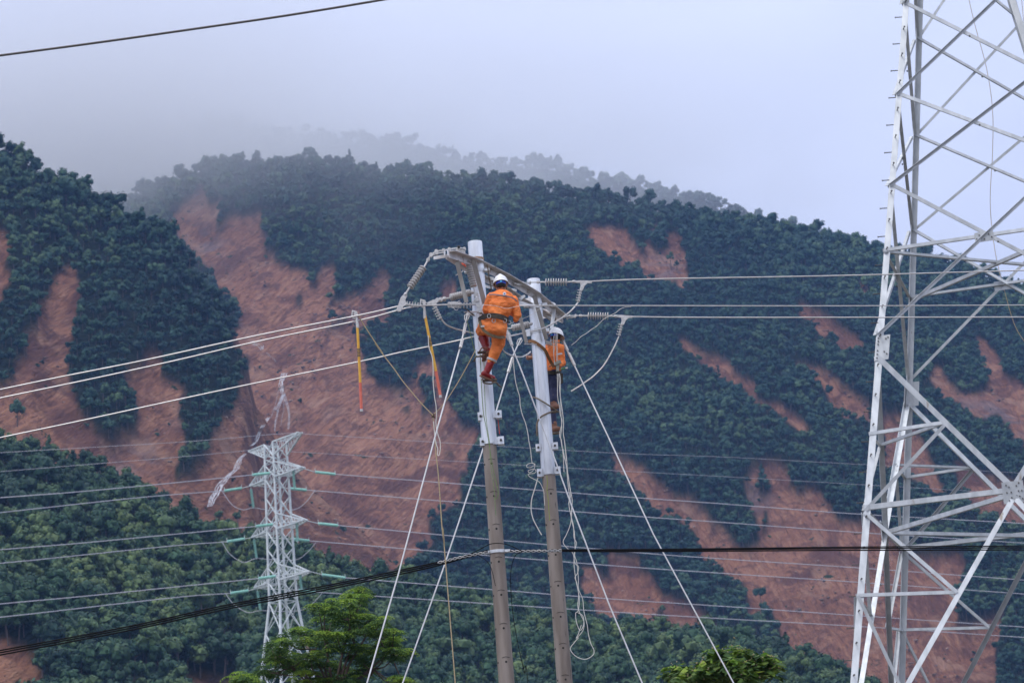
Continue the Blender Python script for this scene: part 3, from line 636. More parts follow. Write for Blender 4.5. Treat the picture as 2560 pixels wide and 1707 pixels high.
# low cloud that drifts along the top of the mountain, thinning downwards and to the right
def zpix(u, v, y): return P('D', u, v, y)[2]
mb = MB(); mb.boxax((-150, 1740, 530), (620, 0, 0), (0, 420, 0), (0, 0, 300))
cm = bpy.data.materials.new('low_cloud'); cm.use_nodes = True; n = cm.node_tree; n.nodes.remove(n.nodes['Principled BSDF'])
pv = n.nodes.new('ShaderNodeVolumePrincipled'); pv.inputs['Color'].default_value = (.985, .99, 1.0, 1); pv.inputs['Anisotropy'].default_value = .68
g = n.nodes.new('ShaderNodeNewGeometry'); tcn = n.nodes.new('ShaderNodeTexCoord')
spx = n.nodes.new('ShaderNodeSeparateXYZ'); n.links.new(tcn.outputs['Object'], spx.inputs[0])
mpc = n.nodes.new('ShaderNodeMapping'); mpc.inputs['Scale'].default_value = (1, .7, 1.7); n.links.new(tcn.outputs['Object'], mpc.inputs['Vector'])
nzc = n.nodes.new('ShaderNodeTexNoise'); nzc.inputs['Scale'].default_value = .0105; nzc.inputs['Detail'].default_value = 5; nzc.inputs['Distortion'].default_value = 1.1; n.links.new(mpc.outputs[0], nzc.inputs['Vector'])
def nm(op, a, b=None, c=None):
    x = n.nodes.new('ShaderNodeMath'); x.operation = op
    for i, q in enumerate((a, b, c)):
        if q is None: continue
        if isinstance(q, (int, float)): x.inputs[i].default_value = q
        else: n.links.new(q, x.inputs[i])
    return x.outputs[0]
# base height of the cloud rises with x:  object coordinates (origin at the place's origin)
mrb = n.nodes.new('ShaderNodeMapRange'); mrb.inputs['From Min'].default_value = -260; mrb.inputs['From Max'].default_value = 200; mrb.inputs['To Min'].default_value = CLOUD[0]; mrb.inputs['To Max'].default_value = CLOUD[1]; mrb.clamp = False
n.links.new(spx.outputs['X'], mrb.inputs['Value'])
hh = nm('SUBTRACT', spx.outputs['Z'], mrb.outputs[0])                   # metres above the base
hh = nm('ADD', nm('DIVIDE', hh, 80.), nm('MULTIPLY', nm('SUBTRACT', nzc.outputs['Fac'], .5), 5.0))
mrd = n.nodes.new('ShaderNodeMapRange'); mrd.interpolation_type = 'SMOOTHSTEP'; mrd.inputs['From Min'].default_value = -.1; mrd.inputs['From Max'].default_value = 2.2; mrd.inputs['To Max'].default_value = CLOUD[2]
n.links.new(hh, mrd.inputs['Value'])
# fades out towards every side of the bank
def edge(sock, a, b, c_, d):
    x = n.nodes.new('ShaderNodeMapRange'); x.interpolation_type = 'SMOOTHSTEP'; x.inputs['From Min'].default_value = a; x.inputs['From Max'].default_value = b; n.links.new(sock, x.inputs['Value'])
    y = n.nodes.new('ShaderNodeMapRange'); y.interpolation_type = 'SMOOTHSTEP'; y.inputs['From Min'].default_value = c_; y.inputs['From Max'].default_value = d; y.inputs['To Min'].default_value = 1; y.inputs['To Max'].default_value = 0; n.links.new(sock, y.inputs['Value'])
    return nm('MULTIPLY', x.outputs[0], y.outputs[0])
dn = nm('MULTIPLY', mrd.outputs[0], edge(spx.outputs['Y'], 1330, 1600, 2040, 2150))
dn = nm('MULTIPLY', dn, edge(spx.outputs['X'], -770, -650, -230, 400))
dn = nm('MULTIPLY', dn, edge(spx.outputs['Z'], 240, 280, 570, 740))
_x = n.nodes.new('ShaderNodeMapRange'); _x.interpolation_type = 'SMOOTHSTEP'; _x.inputs['From Min'].default_value = -60; _x.inputs['From Max'].default_value = -300; _x.inputs['To Min'].default_value = 1; _x.inputs['To Max'].default_value = 2.6; n.links.new(spx.outputs['X'], _x.inputs['Value']); dn = nm('MULTIPLY', dn, _x.outputs[0])
n.links.new(dn, pv.inputs['Density']); n.links.new(pv.outputs[0], n.nodes['Material Output'].inputs['Volume'])
cloud = obj('cloud', mb, cm, kind='stuff', label='low grey cloud drifting over the mountain ridge')

# ================================================================== WATERFALL
def stream(pts, ws, fr, name='strand'):
    P3 = []
    for x, y in pts:
        h = hit(fr, x, y)
        if h is not None: P3.append(h)
    mb_ = MB()
    if len(P3) < 2: return mb_
    c = catmull(P3, 12); W = np.interp(np.linspace(0, 1, len(c)), np.linspace(0, 1, len(ws)), ws); ii = np.arange(len(c), dtype=float)
    ns = 4 if max(ws) > 2.6 else 2
    for st in range(ns):
        wob = fbm2(ii/7.+st*31.7+pts[0][0], ii*0+st, 5, 3); wid = .42+.34*fbm2(ii/5.+st*17.3, ii*0+pts[0][1], 8, 2); rows = []
        for i, p in enumerate(c):
            cx_ = W[i]*((st-(ns-1)/2)/ns*.75+wob[i]*.16); ww = W[i]*(.2+.3*wid[i])*.34
            for k in range(3):
                s_ = (k-1)*.5*ww; rows.append(p+V((cx_+s_, -1.6-st*.15-(.35 if k == 1 else 0), 1.2)))
        mb_.add(rows, [(i*3+k, i*3+k+1, i*3+k+4, i*3+k+3) for i in range(len(c)-1) for k in range(2)])
    return mb_
_n = M_WATER.node_tree; _t = _n.nodes.new('ShaderNodeBsdfTransparent'); _m = _n.nodes.new('ShaderNodeMixShader'); _z = _n.nodes.new('ShaderNodeTexNoise'); _z.inputs['Scale'].default_value = .35; _z.inputs['Detail'].default_value = 4
_q = _n.nodes.new('ShaderNodeMapRange'); _q.inputs['From Min'].default_value = .38; _q.inputs['From Max'].default_value = .6; _q.inputs['To Min'].default_value = .45; _q.inputs['To Max'].default_value = .8
_g = _n.nodes.new('ShaderNodeNewGeometry'); _n.links.new(_g.outputs['Position'], _z.inputs['Vector']); _n.links.new(_z.outputs['Fac'], _q.inputs['Value']); _n.links.new(_q.outputs[0], _m.inputs[0])
_n.links.new(_t.outputs[0], _m.inputs[1]); _n.links.new(_b.outputs[0], _m.inputs[2]); _n.links.new(_m.outputs[0], _n.nodes['Material Output'].inputs['Surface'])
wf = thing('waterfall', 'white waterfall splitting into strands down the red landslide', 'waterfall', hit('M4', 300, 380))
STR = [('M4', [(312, 222), (300, 260), (288, 300), (296, 345), (306, 385)], [5, 5.5, 3.6, 3, 3]),
       ('M4', [(306, 380), (280, 430), (245, 490), (200, 550), (165, 600), (140, 650), (115, 710), (85, 750)], [3, 2.3, 2.6, 2.8, 2.6, 2.6, 2.4, 2.2]),
       ('M4', [(308, 385), (272, 470), (262, 520), (250, 580), (246, 640)], [3, 1.8, 1.6, 1.6, 1.4]), ('M4', [(310, 385), (330, 440), (345, 500), (346, 560), (342, 620)], [3, 2, 1.8, 1.6, 1.6]),
       ('M4', [(300, 330), (270, 350), (262, 400), (240, 480), (215, 540)], [2, 1.3, 1.2, 1.2, 1.0]), ('M4', [(305, 400), (310, 470), (300, 530), (290, 600)], [1.8, 1.2, 1.2, 1]),
       ('M2', [(2195, 880), (2150, 930), (2110, 1000), (2060, 1060), (1990, 1130), (1950, 1190), (1910, 1260), (1870, 1340)], [2, 3, 3.2, 3.2, 4.5, 4.8, 4.2, 3]),
       ('M4', [(90, 0), (120, 28), (150, 45), (158, 70)], [3, 5, 5, 2.5]), ('M4', [(190, 85), (215, 110), (240, 130), (255, 145)], [2.2, 2.6, 2.2, 1.5])]
for fr_, pts_, ws_ in STR:
    mb = stream(pts_, ws_, fr_)
    if mb.f: obj('water', mb, M_WATER, wf)

# ================================================================== TREES one can tell apart on the hills
def far_tree(fr, base, topv, label, R=None, cone=False, kindm=None, seed=0, dz=0.):
    h = hit(fr, *base)
    if h is None: return
    topP = P(fr, base[0], topv, h[1]); Ht = max(topP[2]-h[2], 4.); rg_ = np.random.default_rng(100+seed)
    R = R or Ht*(.24 if cone else .38)
    t = thing('pine_tree' if cone else 'broadleaf_tree', label, 'tree', h)
    mb = crown_mb(R, rg_, 11 if cone else 12, .9, cone, Ht, .6, 34, Ht*(.12 if cone else .28)); mb.v = [tuple(V(p)+h) for p in mb.v]
    obj('crown', mb, kindm or M_FOREST, t)
    tk = trunk_mb(Ht*(.9 if cone else .7), .2, rg_, 3, .2, R); tk.v = [tuple(V(p)+h) for p in tk.v]; obj('trunk', tk, M_BARK, t)
FT = [('L5', (120, 420), 318, 'tall dark double-crowned tree, highest on the left skyline below the cloud', None, True), ('L5', (265, 480), 403, 'pointed dark tree second from the highest on the left skyline', None, True),
      ('L5', (425, 570), 470, 'broad pointed dark tree on the left skyline between two gaps of cloud', None, True), ('L5', (550, 640), 566, 'round tree on the falling left skyline just before the open-crowned one', None, False),
      ('L5', (655, 690), 600, 'open-crowned tree standing last on the left skyline against the mist', None, False),
      ('M2', (155, 590), 350, 'tall narrow tree standing alone against the red slide at the left edge', 3.2, False),
      ('M2', (1640, 1440), 1275, 'bright green round tree below the foot of the waterfall', None, False), ('M2', (1955, 1470), 1335, 'dark tree right of the waterfall foot, before the red slope', None, False),
      ('M2', (2120, 1460), 1350, 'wide dark tree beside the pylon, on the edge of the red slope', None, False),
      ('M6', (1425, 360), 175, 'pointed tree left standing at the head of the big right slide', 4.2, True), ('M6', (1410, 1170), 1000, 'slim tree alone on the lower part of the big right slide', 3.2, False),
      ('M6', (1460, 1290), 1150, 'small leaning tree just below the slim one on the right slide', None, False), ('M6', (770, 560), 465, 'round bush-like tree on the upper edge of the narrow orange slide', None, False),
      ('M6', (300, 970), 800, 'dark ragged tree on the left rim of the lower middle slide', 4., False), ('M6', (720, 1215), 1150, 'small tree on the bare floor of the lower middle slide', None, False),
      ('M5', (720, 480), 270, 'big dark tree between the two bare patches high on the slope', 5., False), ('M5', (850, 620), 440, 'thin dead-stemmed tree on the grey rock of the upper bare patch', 2.6, False),
      ('M5', (900, 620), 530, 'short sapling right of the thin tree on the grey rock', 1.6, False), ('M5', (1660, 90), 5, 'tallest tree on the right skyline, left of the lattice tower', None, False),
      ('M5', (1980, 190), 85, 'spreading tree on the right skyline nearest the lattice tower', None, False), ('M4', (1230, 300), 185, 'dark slender tree on the slide right of the yellow poles', 2.4, False),
      ('L7', (445, 215), 125, 'pale misty tree rising highest on the back ridge', None, True), ('L7', (1405, 340), 255, 'large misty tree on the back ridge above the poles', None, True), ('L7', (1900, 470), 370, 'bushy misty tree on the back ridge right of the poles', None, False),
      ('L7', (150, 230), 185, 'small pointed misty fir low on the back ridge', None, True), ('L7', (590, 395), 315, 'dark tree topping the near ridge above the crossarm', None, False), ('L7', (1125, 440), 370, 'dark pointed tree on the near ridge right of the poles', None, True)]
for i_, (fr_, b_, tv, lb, R_0, cn) in enumerate(FT):
    far_tree(fr_, b_, tv, lb, R_0, cn, M_SAPL if 'bright green round' in lb else None, i_)

# ================================================================== FAR PYLON
YC = 280.
def solve_d(rt, lt):
    lo, hi = 0., 12.
    for _ in range(40):
        m_ = (lo+hi)/2
        if P(*rt, YC-m_)[2] > P(*lt, YC+m_)[2]: lo = m_
        else: hi = m_
    return (lo+hi)/2
TIPS = [(('Q', 795, 92), ('Q', 335, 258)), (('Q', 845, 432), ('Q', 345, 602)), (('Q', 876, 942), ('Q', 370, 1105)), (('G', 1003, 128), ('G', 385, 330))]
dm = sum(solve_d(*t) for t in TIPS[1:])/3
RTP = [P(*t[0], YC-dm) for t in TIPS]; LTP = [P(*t[1], YC+dm) for t in TIPS]
cz = [(a[2]+b[2])/2 for a, b in zip(RTP, LTP)]
cxy = sum((a+b)/2 for a, b in zip(RTP[1:], LTP[1:]))/3; cxy[2] = 0
av = sum(unit((a-b)*V((1, 1, 0))) for a, b in zip(RTP[1:], LTP[1:])); av = unit(av); bv = V((-av[1], av[0], 0))
half = [np.linalg.norm((a-b)*V((1, 1, 0)))/2 for a, b in zip(RTP, LTP)]
print('pylon', dm, cz, cxy, av, half)
pyl = thing('pylon', 'pale grey lattice pylon with four tiers of crossarms before the red landslide', 'pylon', cxy)
zt0 = cz[0]; zarm3 = cz[3]-2.6
def hw(z):       # half width of the body
    if z > zarm3: return .93+(zt0-z)*.012
    return .93+(zt0-zarm3)*.012+(zarm3-z)*.115
def pc(sx, sy, z, k=1.): w_ = hw(z); return cxy+av*sx*w_*k+bv*sy*w_*k+V((0, 0, z))
lv = [cz[0]-.2, cz[0]-2.0, cz[1]+1.5, cz[1]-.2]
def between(a, b, n): return [a+(b-a)*(i+1)/n for i in range(n)]
lv += between(cz[1]-.2, cz[2]+1.5, 2)+[cz[2]-.2]+between(cz[2]-.2, cz[3]+1.5, 2)+[cz[3]-.2, cz[3]-2.6]
z_ = cz[3]-2.6; st_ = 3.6
while z_ > st_*1.2: z_ -= st_; st_ *= 1.17; lv.append(max(z_, 0.))
if lv[-1] > .01: lv.append(0.)
for sx in (-1, 1):
    for sy in (-1, 1):
        mb = MB(); mb.tube([pc(sx, sy, z) for z in (zt0-.2, zarm3, 0)], [.14, .17, .22], 5); obj('leg', mb, M_PYL, pyl)
for a, b in zip(lv[:-1], lv[1:]):
    for s0, s1 in (((-1, -1), (1, -1)), ((1, -1), (1, 1)), ((1, 1), (-1, 1)), ((-1, 1), (-1, -1))):
        tk_ = .13 if (av*(s0[0]+s1[0])+bv*(s0[1]+s1[1]))[1] < 0 else .075
        mb = MB(); mb.bar(pc(*s0, a), pc(*s1, b), tk_, .08); obj('brace', mb, M_PYL, pyl)
        mb = MB(); mb.bar(pc(*s1, a), pc(*s0, b), tk_, .08); obj('brace', mb, M_PYL, pyl)
    if a in (lv[2], lv[3]) or True:
        if b > 0 and lv.index(b) > 8 and lv.index(b) % 2 == 0:
            mb = MB()
            for s0, s1 in (((-1, -1), (1, -1)), ((1, -1), (1, 1)), ((1, 1), (-1, 1)), ((-1, 1), (-1, -1))): mb.bar(pc(*s0, b), pc(*s1, b), .10, .08)
            obj('horizontal_frame', mb, M_PYL, pyl)
for k in range(4):
    for sg, tip in ((1, RTP[k]), (-1, LTP[k])):
        mb = MB(); L_ = half[k]; zt_ = cz[k]; up = 1.65 if k else -1.8
        tp = cxy+av*sg*L_+V((0, 0, zt_)); tq = [tp+bv*s*.28 for s in (-1, 1)]
        lo_ = [pc(sg, s, zt_-.2) for s in (-1, 1)]; hi_ = [pc(sg, s, zt_+up) for s in (-1, 1)]
        for i in (0, 1):
            mb.bar(lo_[i], tq[i], .18, .15); mb.bar(hi_[i], tq[i], .17, .14)
        N_ = 6
        for q in range(N_):
            f0, f1 = q/N_, (q+1)/N_
            A = [lo_[i]+(tq[i]-lo_[i])*f0 for i in (0, 1)]; A1 = [lo_[i]+(tq[i]-lo_[i])*f1 for i in (0, 1)]; B = [hi_[i]+(tq[i]-hi_[i])*f0 for i in (0, 1)]; B1 = [hi_[i]+(tq[i]-hi_[i])*f1 for i in (0, 1)]
            for i in (0, 1):
                mb.bar(B[i], A1[i], .06, .05)
                if q: mb.bar(A[i], B[i], .06, .05)
            mb.bar(A[0], A1[1], .06, .05); mb.bar(A1[0], A1[1], .06, .05)
        obj('crossarm', mb, M_PYL, pyl)
GR = {}
def glass_string(a, b, label, group, nd=18):
    a, b = V(a), V(b); ax = b-a; ln = np.linalg.norm(ax); t = thing('insulator_string', label, 'insulator', a, group)
    mb = MB(); prof = []
    for i in range(nd):
        h = ln*(i+.15)/nd; d = ln/nd; prof += [(h, .05), (h+d*.25, .18), (h+d*.5, .18), (h+d*.62, .06)]
    mb.lathe(a, ax, prof, 8); o = obj('glass_disc_stack', mb, M_GLASS, t, True); 
    mb = MB(); 
    for e_ in (a, b): mb.bar(e_-unit(ax)*.12, e_+unit(ax)*.12, .10, .10)
    mb.bar(b+V((0, 0, .1)), b+V((0, 0, .45)), .05, .05); mb.bar(a+V((0, 0, .1)), a+V((0, 0, .45)), .05, .05); obj('arcing_horn', mb, M_PYL, t, kind='stuff')
tier = ['', 'top', 'middle', 'bottom']
# conductors: image measurements, left and right, near circuit (l) and far circuit (r)
LEFTW = {('R', 1): [('L6', 0, 668), ('L6', 335, 643), ('L6', 800, 600)], ('L', 1): [('L6', 0, 740), ('L6', 110, 728), ('L6', 700, 665)],
         ('R', 2): [('L6', 0, 920), ('L6', 370, 890), ('L6', 900, 840)], ('L', 2): [('L6', 0, 986), ('L6', 170, 970), ('L6', 800, 905)],
         ('R', 3): [('L6', 0, 1183), ('L6', 385, 1148), ('L6', 900, 1096)], ('L', 3): [('L6', 0, 1248), ('L6', 165, 1230), ('L6', 850, 1152)]}
LSTR = {('R', 1): (('Q', 525, 478), ('Q', 355, 497)), ('L', 1): (('Q', 250, 627), ('Q', 82, 652)), ('R', 2): (('Q', 555, 980), ('Q', 390, 1000)), ('L', 2): (('Q', 280, 1122), ('Q', 108, 1150)),
        ('R', 3): (('G', 605, 187), ('G', 405, 213)), ('L', 3): (('G', 285, 357), ('G', 75, 387))}
RSTR = {('R', 1): (('Q', 972, 468), ('Q', 1168, 490)), ('L', 1): (('Q', 730, 630), ('Q', 885, 645)), ('R', 2): (('Q', 1002, 972), ('Q', 1195, 992)), ('L', 2): (('Q', 760, 1125), ('Q', 912, 1142)),
        ('R', 3): (('G', 1150, 168), ('G', 1425, 205)), ('L', 3): (('G', 880, 350), ('G', 1075, 374))}
RIGHTW = {('R', 1): [('L8', 0, 655), ('L8', 600, 698), ('L8', 1250, 747), ('S', 2560, 1308)], ('L', 1): [('L8', 0, 745), ('L8', 600, 788), ('L8', 1250, 836), ('S', 2560, 1357)],
          ('R', 2): [('L8', 130, 930), ('L8', 600, 965), ('L8', 1250, 1008), ('T4', 1568, 690)], ('L', 2): [('L8', 0, 993), ('L8', 600, 1035), ('L8', 1250, 1078), ('T4', 1568, 808)],
          ('R', 3): [('L8', 0, 1155), ('L8', 600, 1195), ('L8', 1250, 1240), ('T4', 1568, 1090)], ('L', 3): [('L8', 0, 1218), ('L8', 600, 1255), ('L8', 1250, 1292), ('T4', 1568, 1178)]}
YL, YR = 262., 330.        # distances of the lines at the left and right edge of the photograph
for k in (1, 2, 3):
    for sd in ('R', 'L'):
        tip = (RTP if sd == 'R' else LTP)[k]; yt = tip[1]; nmz = 'near' if sd == 'R' else 'far'
        for way, ST, WW, ye in (('left', LSTR, LEFTW, YL), ('right', RSTR, RIGHTW, YR)):
            a = P(*ST[(sd, k)][0], yt+(-1 if way == 'left' else 1)*1.2); b = P(*ST[(sd, k)][1], yt+(-1 if way == 'left' else 1)*2.6)
            glass_string(a, b, f'green glass tension insulator reaching {way} from the {nmz} end of the {tier[k]} crossarm', 'green tension insulators of the far pylon')
            pts = [b]; n_w = len(WW[(sd, k)]); 
            xs = [src(*q)[0] for q in WW[(sd, k)]]; u0 = src(*ST[(sd, k)][1])[0]; ue = -10 if way == 'left' else 2570
            seq = WW[(sd, k)][::-1] if way == 'left' else WW[(sd, k)]
            for q in seq:
                f = (src(*q)[0]-u0)/(ue-u0)
                pts.append(P(*q, b[1]+(ye-b[1])*f))
            if way == 'left' or True:
                d_ = pts[-1]-pts[-2]; pts.append(pts[-1]+d_/np.linalg.norm(d_)*60)
            wire('power_line', f'thin grey conductor running {way} from the {nmz} end of the pylon\'s {tier[k]} crossarm', 'cable', pts, .052, M_FARW, 'conductors of the far pylon', 5)
            wire('link_rod', '', '', [tip, a], .05, M_PYL, parent=pyl, curve=False)
        # vertical jumper string and the jumper loop
        vs = {('R', 1): (('Q', 757, 447), ('Q', 770, 622)), ('L', 1): (('Q', 343, 635), ('Q', 367, 815)), ('R', 2): (('Q', 790, 958), ('Q', 800, 1150)), ('L', 2): (('Q', 373, 1130), ('Q', 397, 1310)),
              ('R', 3): (('G', 893, 160), ('G', 910, 335)), ('L', 3): (('G', 393, 362), ('G', 428, 585))}[(sd, k)]
        off = tip - 0; a = P(*vs[0], yt+(1.2 if sd == 'R' else -.2)); b = P(*vs[1], yt+(1.2 if sd == 'R' else -.2))
        glass_string(a, b, f'green glass insulator hanging down from the {nmz} end of the {tier[k]} crossarm', 'green hanging insulators of the far pylon')
        if sd == 'L':
            lp = {1: [('Q', 60, 655), ('Q', 160, 790), ('Q', 265, 838), ('Q', 367, 820), ('Q', 560, 845), ('Q', 760, 838), ('Q', 870, 775), ('Q', 965, 655)],
                  2: [('Q', 60, 1155), ('Q', 140, 1275), ('Q', 270, 1352), ('Q', 397, 1315), ('Q', 600, 1330), ('Q', 790, 1325), ('Q', 900, 1250), ('Q', 980, 1155)],
                  3: [('G', 20, 395), ('G', 120, 520), ('G', 280, 612), ('G', 428, 590), ('G', 700, 600), ('G', 930, 580), ('G', 1060, 490), ('G', 1155, 380)]}[k]
            wire('jumper_cable', f'thin slack jumper looping under the far end of the {tier[k]} crossarm', 'cable', [P(*q, yt) for q in lp], .04, M_FARW, 'jumper loops of the far pylon', 5)
for lb, tp, lf, rt in (('near', RTP[0], [('L6', 1440, 353), ('L6', 1300, 362), ('L6', 870, 398), ('L6', 0, 449)], [('M4', 405, 625), ('L8', 0, 447), ('L8', 600, 470), ('L8', 1250, 505)]),
                       ('far', LTP[0], [('L6', 1215, 437), ('L6', 870, 470), ('L6', 0, 541)], [('L6', 1215, 437), ('M4', 500, 760), ('L8', 0, 532), ('L8', 600, 565), ('L8', 1250, 603)])):
    for way, q in (('left', lf), ('right', rt)):
        pts = [P(*q[0], tp[1])]+[P(*z, tp[1]+(YL-tp[1] if way == 'left' else YR-tp[1])*(i+1)/(len(q)-1)) for i, z in enumerate(q[1:])]
        d_ = pts[-1]-pts[-2]; pts.append(pts[-1]+d_/np.linalg.norm(d_)*60)
        wire('ground_wire', f'faint thin earth wire running {way} from the {lb} tip of the pylon\'s top arm', 'cable', pts, .022, M_FARW, 'earth wires of the far pylon', 4)

# ================================================================== GREAT LATTICE TOWER (right)
TX0, TPHI, TA, TB, TY0 = 15.0127, -.26765, 6.4292, -.16205, 72.
tf = V((math.cos(TPHI), math.sin(TPHI), 0)); tg = V((-math.sin(TPHI), math.cos(TPHI), 0))
def tcn_(sx, sy, z): w_ = TA+TB*z; return V((TX0, TY0, z))+tf*sx*w_+tg*sy*w_
K = dict(k_2=35.9, k_1=32.6, k0=29.43, k1=26.34, k2=23.34, r1=21.19, k3=18.59, r2=13.27, n1=10.75, k5=5.2)
tower = thing('lattice_tower', 'huge galvanised lattice tower at the right edge with step bolts on its outer leg', 'tower', (TX0, TY0, 0))
LEGS = [(-1, -1), (1, -1), (1, 1), (-1, 1)]
for sx, sy in LEGS:
    mb = MB(); wd = .185
    for z0, z1 in ((0, 18.2), (18.2, 37.5)):
        mb.angle(tcn_(sx, sy, z0), tcn_(sx, sy, z1), wd if z0 else .20, -sx*tf, -sy*tg, .022)
    obj('leg', mb, M_TOWER, tower)
def tb(a, b, wd=.105, n1=None, n2=None, name='brace'):
    mb = MB(); mb.angle(a, b, wd, n1, n2, .011); return obj(name, mb, M_TOWER, tower)
def lerp(a, b, t): return a+(b-a)*t
def plate(c, ux, uz, nrm, w_, h_, th_=.02, bolts=()):
    mb = MB(); mb.boxax(c, ux*w_/2, uz*h_/2, nrm*th_/2); o = obj('gusset_plate', mb, M_TOWER, tower)
    mb = MB()
    for bx, bz in bolts:
        mb.lathe(c+ux*bx*w_/2+uz*bz*h_/2-nrm*(-th_/2), nrm, [(0, .022), (.03, .022)], 6)
    if bolts: obj('bolt', mb, M_BOLT, o, kind='stuff')
    return o
FACES = [((-1, -1), (1, -1), -tg), ((-1, 1), (1, 1), tg), ((-1, -1), (-1, 1), -tf), ((1, -1), (1, 1), tf)]
for c0, c1, nrm in FACES:
    A = lambda z: tcn_(*c0, z); Bf = lambda z: tcn_(*c1, z)
    o1, o2 = nrm*.015, -nrm*.10
    dirx = unit(Bf(20)-A(20))
    lvls = [K['k_2'], K['k_1'], K['k0'], K['k1'], K['k2'], K['k3']]
    for i in range(5):
        za, zb = lvls[i], lvls[i+1]
        wd = .11 if i == 4 else .105
        tb(A(za)+o1, Bf(zb)+o1, wd, nrm*1e-6+V((0, 0, 1)), -nrm)          # falls to the right, outside face: flat side out
        tb(A(zb)+nrm*.04, Bf(za)+nrm*.04, wd*.85, V((0, 0, -1)), nrm)        # rises to the right, its ledge turned outwards
        xt = (A(za)+Bf(zb))/2
        mb = MB(); mb.lathe(xt+nrm*.03, nrm, [(0, .03), (.035, .03)], 6); obj('bolt', mb, M_BOLT, tower)
    # ring at the crossing
    M1 = lerp(A(K['r1']), Bf(K['r1']), .5)
    tb(A(K['r1'])+nrm*.03, M1+nrm*.03, .10, V((0, 0, 1)), -nrm); tb(Bf(K['r1'])+nrm*.03, M1+nrm*.03, .10, V((0, 0, 1)), -nrm)
    plate(M1+nrm*.045, dirx, V((0, 0, 1)), nrm, .55, .30, .014, [(-.8, -.3), (-.5, .4), (.5, .4), (.8, -.3), (0, -.5)])
    # corner plates at the change of slope
    for cc, s_ in ((A, 1), (Bf, -1)):
        up_ = unit(cc(20)-cc(18)); plate(cc(18.15)+nrm*.02+dirx*s_*.19, dirx, up_, nrm, .40, .78, .02, [(-.7*s_, .8), (-.7*s_, .55), (-.7*s_, .3), (-.7*s_, -.2), (-.7*s_, -.5), (-.7*s_, -.8), (.3*s_, -.35), (.7*s_, -.55), (.4*s_, .7), (.7*s_, .8)])
    # K panel down to the ring r2
    C2 = lerp(A(K['r2']), Bf(K['r2']), .5); zm = (K['k3']-.9+K['r2'])/2
    plate(C2+nrm*.05, dirx, V((0, 0, 1)), nrm, .60, .62, .022, [(-.6, .7), (-.35, .5), (-.6, 0), (-.2, 0), (-.2, -.5), (-.45, -.75), (.35, .55), (.6, .8), (.5, .05), (.8, .05), (.55, -.45), (.8, -.7)])
    for cc, oth, s_ in ((A, Bf, 1), (Bf, A, -1)):
        st = cc(K['k3']-.75); tb(st+nrm*.03, C2+nrm*.03, .16, V((0, 0, 1)), -nrm)
        mid = lerp(st, C2, .5); tb(cc(K['r2'])+nrm*.06, mid+nrm*.06, .105, V((0, 0, -1)), -nrm); tb(cc(mid[2]-.05)+nrm*.02, mid+nrm*.02, .10, V((0, 0, 1)), -nrm)
        tb(cc(K['r2'])+nrm*.03, C2+nrm*.03, .15, V((0, 0, 1)), -nrm)
        # below the ring: legs of the great V and their ties
        F5 = cc(K['k5']); tb(C2+nrm*.03, F5+nrm*.03, .15, dirx*s_, -nrm)
        q1_ = lerp(C2, F5, .34); q2_ = lerp(C2, F5, .66)
        tb(cc(K['r2']-.1)+nrm*.06, q1_+nrm*.06, .105, V((0, 0, 1)), -nrm); tb(cc(K['n1'])+nrm*.03, q1_+nrm*.03, .10, V((0, 0, 1)), -nrm)
        tb(cc(K['n1'])+nrm*.06, q2_+nrm*.06, .105, V((0, 0, 1)), -nrm); tb(cc(8.0)+nrm*.03, q2_+nrm*.03, .10, V((0, 0, 1)), -nrm); tb(cc(8.0)+nrm*.06, F5+dirx*s_*.1+nrm*.06, .1, V((0, 0, 1)), -nrm)
# plan bracing
def midf(i, z): c0, c1, _ = FACES[i]; return lerp(tcn_(*c0, z), tcn_(*c1, z), .5)
tb(tcn_(-1, -1, K['r1']-.05), tcn_(1, 1, K['r1']-.05), .11, V((0, 0, 1)), tf); tb(tcn_(-1, 1, K['r1']-.12), tcn_(1, -1, K['r1']-.12), .11, V((0, 0, 1)), tf)
for a, b in ((0, 2), (0, 3), (1, 2), (1, 3)): tb(midf(a, K['r2'])-V((0, 0, .1)), midf(b, K['r2'])-V((0, 0, .1)), .13, V((0, 0, 1)), tf)
zm = (K['k3']-.75+K['r2'])/2
for (sx, sy), (fa, fb) in zip(LEGS, ((0, 2), (0, 3), (1, 3), (1, 2))):
    st = tcn_(sx, sy, K['k3']-.75); tb(lerp(st, midf(fa, K['r2']), .5), lerp(st, midf(fb, K['r2']), .5), .09, V((0, 0, 1)), tf)
# step bolts on the near left leg
me_sb = None
z_ = 7.6; k_ = 0; nb = MB(); nb.tube([(0, 0, 0), (-.22, 0, 0)], .015, 6); nb.lathe((-.22, 0, 0), (-1, 0, 0), [(0, .028), (.016, .028)], 6)
me_a = nb.mesh('step_bolt', M_BOLT); nb = MB(); nb.tube([(0, 0, 0), (0, -.21, .0)], .016, 6); nb.lathe((0, -.21, 0), (0, -1, 0), [(0, .030), (.012, .030)], 6); me_b = nb.mesh('step_bolt', M_BOLT)
while z_ < 34.5:
    p = tcn_(-1, -1, z_)
    if k_ % 2: dupmesh('step_bolt', me_a, tower, p+tg*.07)
    else: dupmesh('step_bolt', me_b, tower, p+tf*.07)
    k_ += 1; z_ += .455
